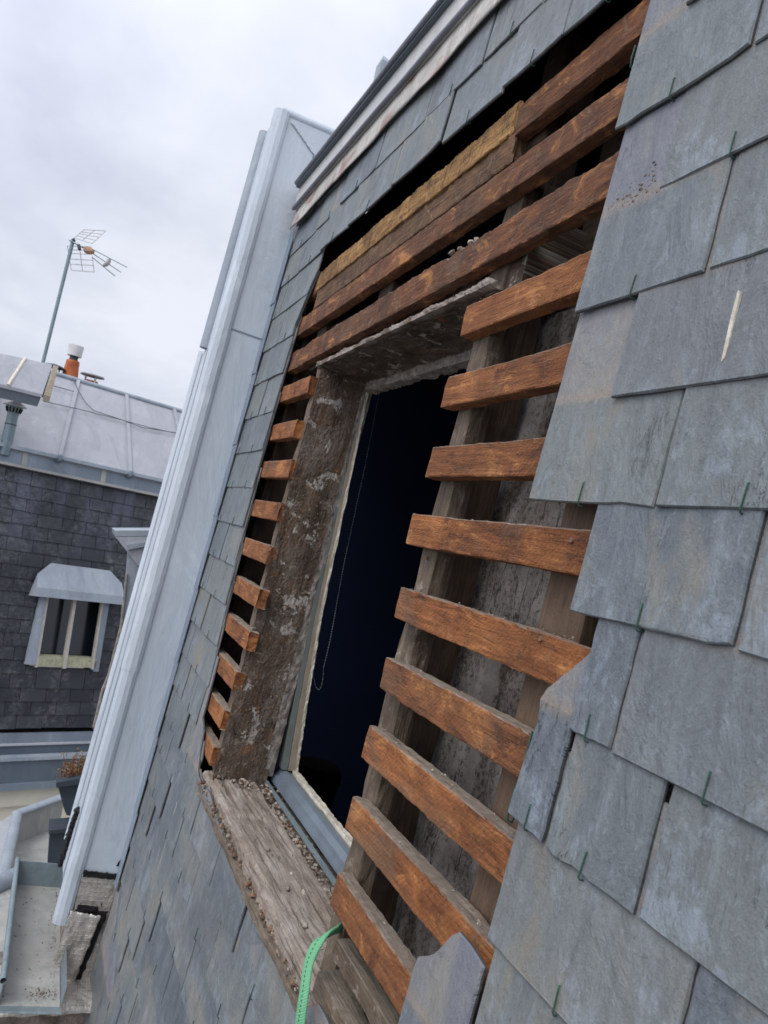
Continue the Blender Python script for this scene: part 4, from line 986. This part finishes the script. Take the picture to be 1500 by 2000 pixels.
mb = MB(); mb.tube([q - UPW * .2, q - UPW * .02], [.085, .075], 16); mb.build('pot', M['terracotta'], t)
mb = MB()
for a in range(3): d = Vector((math.cos(a * 2.1), math.sin(a * 2.1), 0)) * .07; mb.tube([q + d - UPW * .08, q + d + UPW * .10], .008, 5)
mb.build('cap_leg', M['dark_metal'], t)
mb = MB(); mb.tube([q + UPW * .095, q + UPW * .10, q + UPW * .125, q + UPW * .14], [.08, .13, .09, .02], 18); mb.build('cap', M['dark_metal'], t)
# vent pipe
q = hit(12, 868, E0, RN)
vp = thing('vent_pipe', 'galvanised vent pipe with slotted cone cap on the zinc slope', 'vent pipe', tuple(q))
mb = MB(); mb.tube([q - UPW * .1, q + UPW * .20, q + UPW * .29, q + UPW * .37], [.052, .050, .050, .078], 18); mb.build('pipe', M['mast'], vp)
mb = MB(); mb.tube([q + UPW * .37, q + UPW * .375, q + UPW * .44], [.108, .112, .008], 20); mb.build('cap', M['white_metal'], vp)
mb = MB()
for k in range(14):
    a = k * 2 * math.pi / 14; d = Vector((math.cos(a), math.sin(a), 0)); mb.tube([q + UPW * .31 + d * .058, q + UPW * .355 + d * .074], .007, 4)
mb.build('slot', M['black'], vp)
mb = MB(); mb.tube([q + UPW * .19, q + UPW * .20], .053, 18); mb.build('band', M['dark_metal'], vp)
# raised zinc box on the roof
hb = thing('roof_hatch', 'raised zinc covered box on the roof slope with a stained cream end', 'roof box', tuple(roof(-.6, .7)))
Pb = hit(85, 775, E0 + RN * .35, NF)
def hq(px, py, back=0.0): return hit(px, py, Pb, NF) - NF * back
mb = MB()
fl = [hq(-160, 712), hq(84, 772), hq(90, 760)]
a0, a1 = hq(-160, 710), hq(83, 770); t0, t1 = hit(-160, 655, Pb - NF * .25, NF), hit(102, 712, Pb - NF * .25, NF)
dn = Vector((0, 0, -.03))
mb.add([a0, a1, t1, t0, a0 + dn, a1 + dn, t1 + dn - UPW * .3, t0 + dn - UPW * .3], [(0, 1, 2, 3), (4, 5, 1, 0), (5, 6, 2, 1), (7, 6, 5, 4), (3, 2, 6, 7), (4, 0, 3, 7)]); mb.build('cover', M['zinc_far'], hb)
mb = MB(); b0, b1 = a0 + dn, a1 + dn; mb.add([b0 - NF * .02, b1 - NF * .02, b1 - UPW * .09 - NF * .06, b0 - UPW * .09 - NF * .06], [(3, 2, 1, 0)]); mb.build('front_side', M['zinc_dark'], hb)
d2 = (t1 - a1); side = DF * .012
mb = MB(); mb.add([a1 + side, a1 + side + DF * .07 - NF * .02, t1 + side + DF * .05, t1 + side, a1 + side - UPW * .06, a1 + side + DF * .07 - UPW * .05 - NF * .02, t1 + DF * .05 - UPW * .25, t1 - UPW * .25], [(0, 1, 2, 3), (4, 5, 1, 0), (5, 6, 2, 1), (4, 7, 6, 5)]); mb.build('end_board', M['frame_beige'], hb)
for f_ in (.46,):
    c_ = a0.lerp(a1, .70); e_ = t0.lerp(t1, .78); mb = MB(); mb.tube([c_ + UPW * .004, e_ + UPW * .004], .016, 6); mb.build('seam', M['frame_white'], hb)

# ================================================================== ANTENNA
DA = 9.4
def aq(x, y, dd=0.0): return depth(120 + x / 10.714, 430 + y / 10.714, DA + dd)
an = thing('antenna', 'rooftop television aerial on a slim leaning grey mast', 'antenna', tuple(depth(85, 702, DA)))
mb = MB(); mb.tube([depth(82, 716, DA), aq(240, 440)], .021, 8); mb.build('mast', M['mast'], an)
mb = MB(); mb.tube([aq(170, 420, -.02), aq(470, 580, -.05)], .011, 6); mb.build('boom', M['mast'], an)
def rods(name, segs, r, m='aluminium'):
    mb = MB()
    for a, b in segs: mb.tube([a, b], r, 5)
    return mb.build(name, M[m], an)
TLa, TRa, BLa, BRa = aq(465, 200, .35), aq(930, 225, -.05), aq(270, 370, .10), aq(640, 490, -.25)
TM, BM = TLa.lerp(TRa, .5), BLa.lerp(BRa, .45)
rods('upper_reflector', [(TLa, BLa), (TRa, BRa), (TM, BM)] + [(TLa.lerp(BLa, f), TRa.lerp(BRa, f)) for f in (0, .27, .5, .75, 1)], .0042)
TLb, TRb, BLb, BRb = aq(125, 540, .15), aq(620, 560, -.2), aq(205, 1050, .2), aq(685, 1085, -.15)
rods('lower_reflector', [(TLb, BLb), (TRb.lerp(BRb, .35), BRb), (TLb.lerp(TRb, .52), BLb.lerp(BRb, .5))] + [(TLb.lerp(BLb, f), TRb.lerp(BRb, f)) for f in (0, .15, .3, .53, .74, 1)], .0042)
mb = MB(); mb.tube([aq(490, 600, -.06), aq(530, 620, -.06), aq(620, 650, -.06), aq(680, 670, -.06)], [.032, .045, .04, .02], 10); mb.build('dipole_housing', M['orange_plastic'], an)
rods('director', [(aq(650, 610, -.1), aq(1370, 985, -.25)), (aq(660, 700, -.06), aq(1245, 1090, -.2)), (aq(650, 780, 0), aq(1120, 1170, -.1))], .0058, 'mast')
mb = MB(); mb.tube([aq(1000, 800, -.16), aq(985, 860, -.16), aq(940, 920, -.12), aq(885, 945, -.1)], [.022, .028, .028, .02], 8); mb.build('spreader', M['white_metal'], an)
mb = MB(); mb.tube([aq(360, 510, -.04), aq(380, 620, -.04)], .02, 6); mb.build('bracket', M['dark_metal'], an)
mb = MB(); mb.lump(aq(250, 430), .04, 3, ident); mb.build('clamp', M['dark_metal'], an)

# ================================================================== ZINC TRAYS, LOWER LEFT
def zq(px, py, z): return hit(px, py, Vector((0, 0, z)), Vector((0, 0, 1)))
tr = thing('zinc_tray', 'zinc lined roof recess with raised rolled edges below the cream wall', 'roof tray', tuple(zq(60, 1640, -2.3)))
zt = -2.30
c = [zq(34, 1588, zt), zq(125, 1556, zt), zq(260, 1700, zt), zq(-6, 1770, zt)]
dn = Vector((0, 0, -.22))
mb = MB(); mb.add([q + dn for q in c], [(0, 1, 2, 3)], [(q.x, q.y) for q in c]); o = mb.build('floor', M['zinc_box'], tr); o.modifiers.new('t', 'SOLIDIFY').thickness = .004
mb = MB()
for a, b in ((c[0], c[1]), (c[0], c[3])):
    n_ = (b - a).cross(Vector((0, 0, 1))).normalized() * .012; mb.add([a + n_, b + n_, b + n_ + dn, a + n_ + dn, a - n_, b - n_, b - n_ + dn, a - n_ + dn], [(0, 1, 2, 3), (7, 6, 5, 4), (0, 4, 5, 1), (1, 5, 6, 2), (0, 3, 7, 4)])
mb.build('side_wall', M['zinc_box'], tr)
mb = MB(); mb.tube([c[0] + UPW * .0, c[1] + UPW * .0], .030, 8, flat=.6); mb.build('edge_roll', M['zinc_trim'], tr)
mb = MB(); mb.tube([c[0], c[3]], .034, 8, flat=.6); mb.build('edge_roll', M['zinc_trim'], tr)
mb = MB(); q = hit(60, 1613, Vector((0, 0, zt - .215)), UPW); mb.add([q, q + Vector((.02, .07, .0)), q + Vector((.045, .07, .01)), q + Vector((.04, .0, .012))], [(0, 1, 2, 3)]); tag(mb.build('paper_scrap', M['white_metal']), 'pale folded scrap lying on the zinc tray floor', 'scrap')
tr2 = thing('zinc_ledge', 'pale zinc ledge with a thick rolled lip left of the box gutter', 'ledge', tuple(zq(15, 1760, -2.2)))
d = [zq(-60, 1760, -2.25), zq(45, 1712, -2.25), zq(60, 2060, -2.25), zq(-90, 2060, -2.25)]
mb = MB(); mb.add([q for q in d] + [q - UPW * .3 for q in d], [(0, 1, 2, 3), (4, 7, 6, 5), (0, 4, 5, 1), (1, 5, 6, 2), (2, 6, 7, 3), (3, 7, 4, 0)], [(q.x, q.y) for q in d] * 2); mb.build('top', M['zinc_box'], tr2)
mb = MB(); mb.tube([d[0] + UPW * .02, d[1] + UPW * .02], .05, 10); mb.build('lip', M['zinc_trim'], tr2)
tr3 = thing('metal_sheet', 'plain grey zinc sheet roof between the cream wall and the tray edge', 'zinc roof', tuple(zq(0, 1650, -2.7)))
e = [zq(-60, 1640, -2.75), zq(25, 1590, -2.75), zq(30, 1760, -2.75), zq(-60, 1800, -2.75)]
mb = MB(); mb.add(e + [q - UPW * .2 for q in e], [(0, 1, 2, 3), (4, 7, 6, 5), (0, 4, 5, 1), (1, 5, 6, 2), (2, 6, 7, 3), (3, 7, 4, 0)]); mb.build('sheet', M['zinc_far'], tr3)
# planter + plant
def planter(name, label, pix, u, dp):
    t = thing(name, label, 'planter', tuple(q5(*pix[2], u)))
    slab('box', 'planter', pix, dp, t, u); return t
pl = planter('planter', 'dark grey plastic planter holding dried plants behind the party wall', [(113, 1536), (175, 1526), (165, 1600), (130, 1592), (126, 1583)], -4.1, .16)
slab('rim', 'planter', [(109, 1529), (180, 1516), (180, 1528), (110, 1539)], .18, pl, -4.07)
slab('soil', 'soil', [(114, 1528), (175, 1517), (175, 1520), (114, 1531)], .15, pl, -4.09)
pl2 = planter('planter', 'empty dark planter box standing in the zinc tray', [(97, 1626), (150, 1622), (140, 1700), (92, 1700)], -4.0, .14)
slab('rim', 'planter', [(95, 1622), (150, 1617), (150, 1625), (95, 1629)], .16, pl2, -3.98)
pt = thing('dried_plant', 'dried reddish brown plant with a few green leaves in the dark planter', 'plant', tuple(q5(130, 1528, -4.15)))
mb = MB(); mbl = MB(); r = random.Random(21)
for i in range(46):
    x0 = r.uniform(114, 165); base = q5(x0, 1527, -4.1 - r.uniform(.02, .14)); top = base + Vector((r.gauss(0, .03), r.gauss(0, .028), r.uniform(.05, .19)))
    midp = base.lerp(top, .5) + Vector((r.gauss(0, .01), r.gauss(0, .01), 0)); mb.tube([base, midp, top], [.003, .0022, .001], 4)
    for k in range(9):
        c_ = base.lerp(top, r.uniform(.25, 1)) + Vector((r.gauss(0, .009), r.gauss(0, .009), r.gauss(0, .006))); a_ = Vector((r.gauss(0, 1), r.gauss(0, 1), r.gauss(0, 1))).normalized() * .008; b_ = a_.cross(Vector((r.gauss(0, 1), r.gauss(0, 1), 1))).normalized() * .005
        mbl.add([c_ - a_, c_ + b_, c_ + a_, c_ - b_], [(0, 1, 2, 3)])
mb.build('stem', M['twig'], pt); mbl.build('leaves', M['leaf'], pt)

# small zinc stack behind the roof edge, top centre
sk = thing('zinc_stack', 'small grey zinc chimney stack peeking over the roof edge', 'chimney', tuple(depth(760, 180, 6)))
b0 = depth(748, 136, 6); mb = MB(); w2 = CX * .11
ax = Vector((0, .12, 0)); bx_ = Vector((-.12, 0, 0))
q0 = depth(739, 150, 6)
mb.add([q0 - UPW * .5, q0 + ax - UPW * .5, q0 + ax + bx_ - UPW * .5, q0 + bx_ - UPW * .5, q0 + UPW * .14, q0 + ax + UPW * .14, q0 + ax + bx_ + UPW * .14, q0 + bx_ + UPW * .14, depth(755, 101, 6) + bx_ * .5 ], [(0, 1, 5, 4), (1, 2, 6, 5), (2, 3, 7, 6), (3, 0, 4, 7), (4, 5, 8), (5, 6, 8), (6, 7, 8), (7, 4, 8)]); mb.build('stack', M['zinc_trim'], sk)

# ================================================================== ground
mb = MB(); mb.add([Vector((x, y, -14.5)) for x, y in ((-300, -300), (300, -300), (300, 300), (-300, 300))], [(0, 1, 2, 3)], [(0, 0)] * 4)
g_ = mb.build('ground', M['ground']); g_['kind'] = 'structure'; g_['label'] = 'paved courtyard ground far below the roofs'
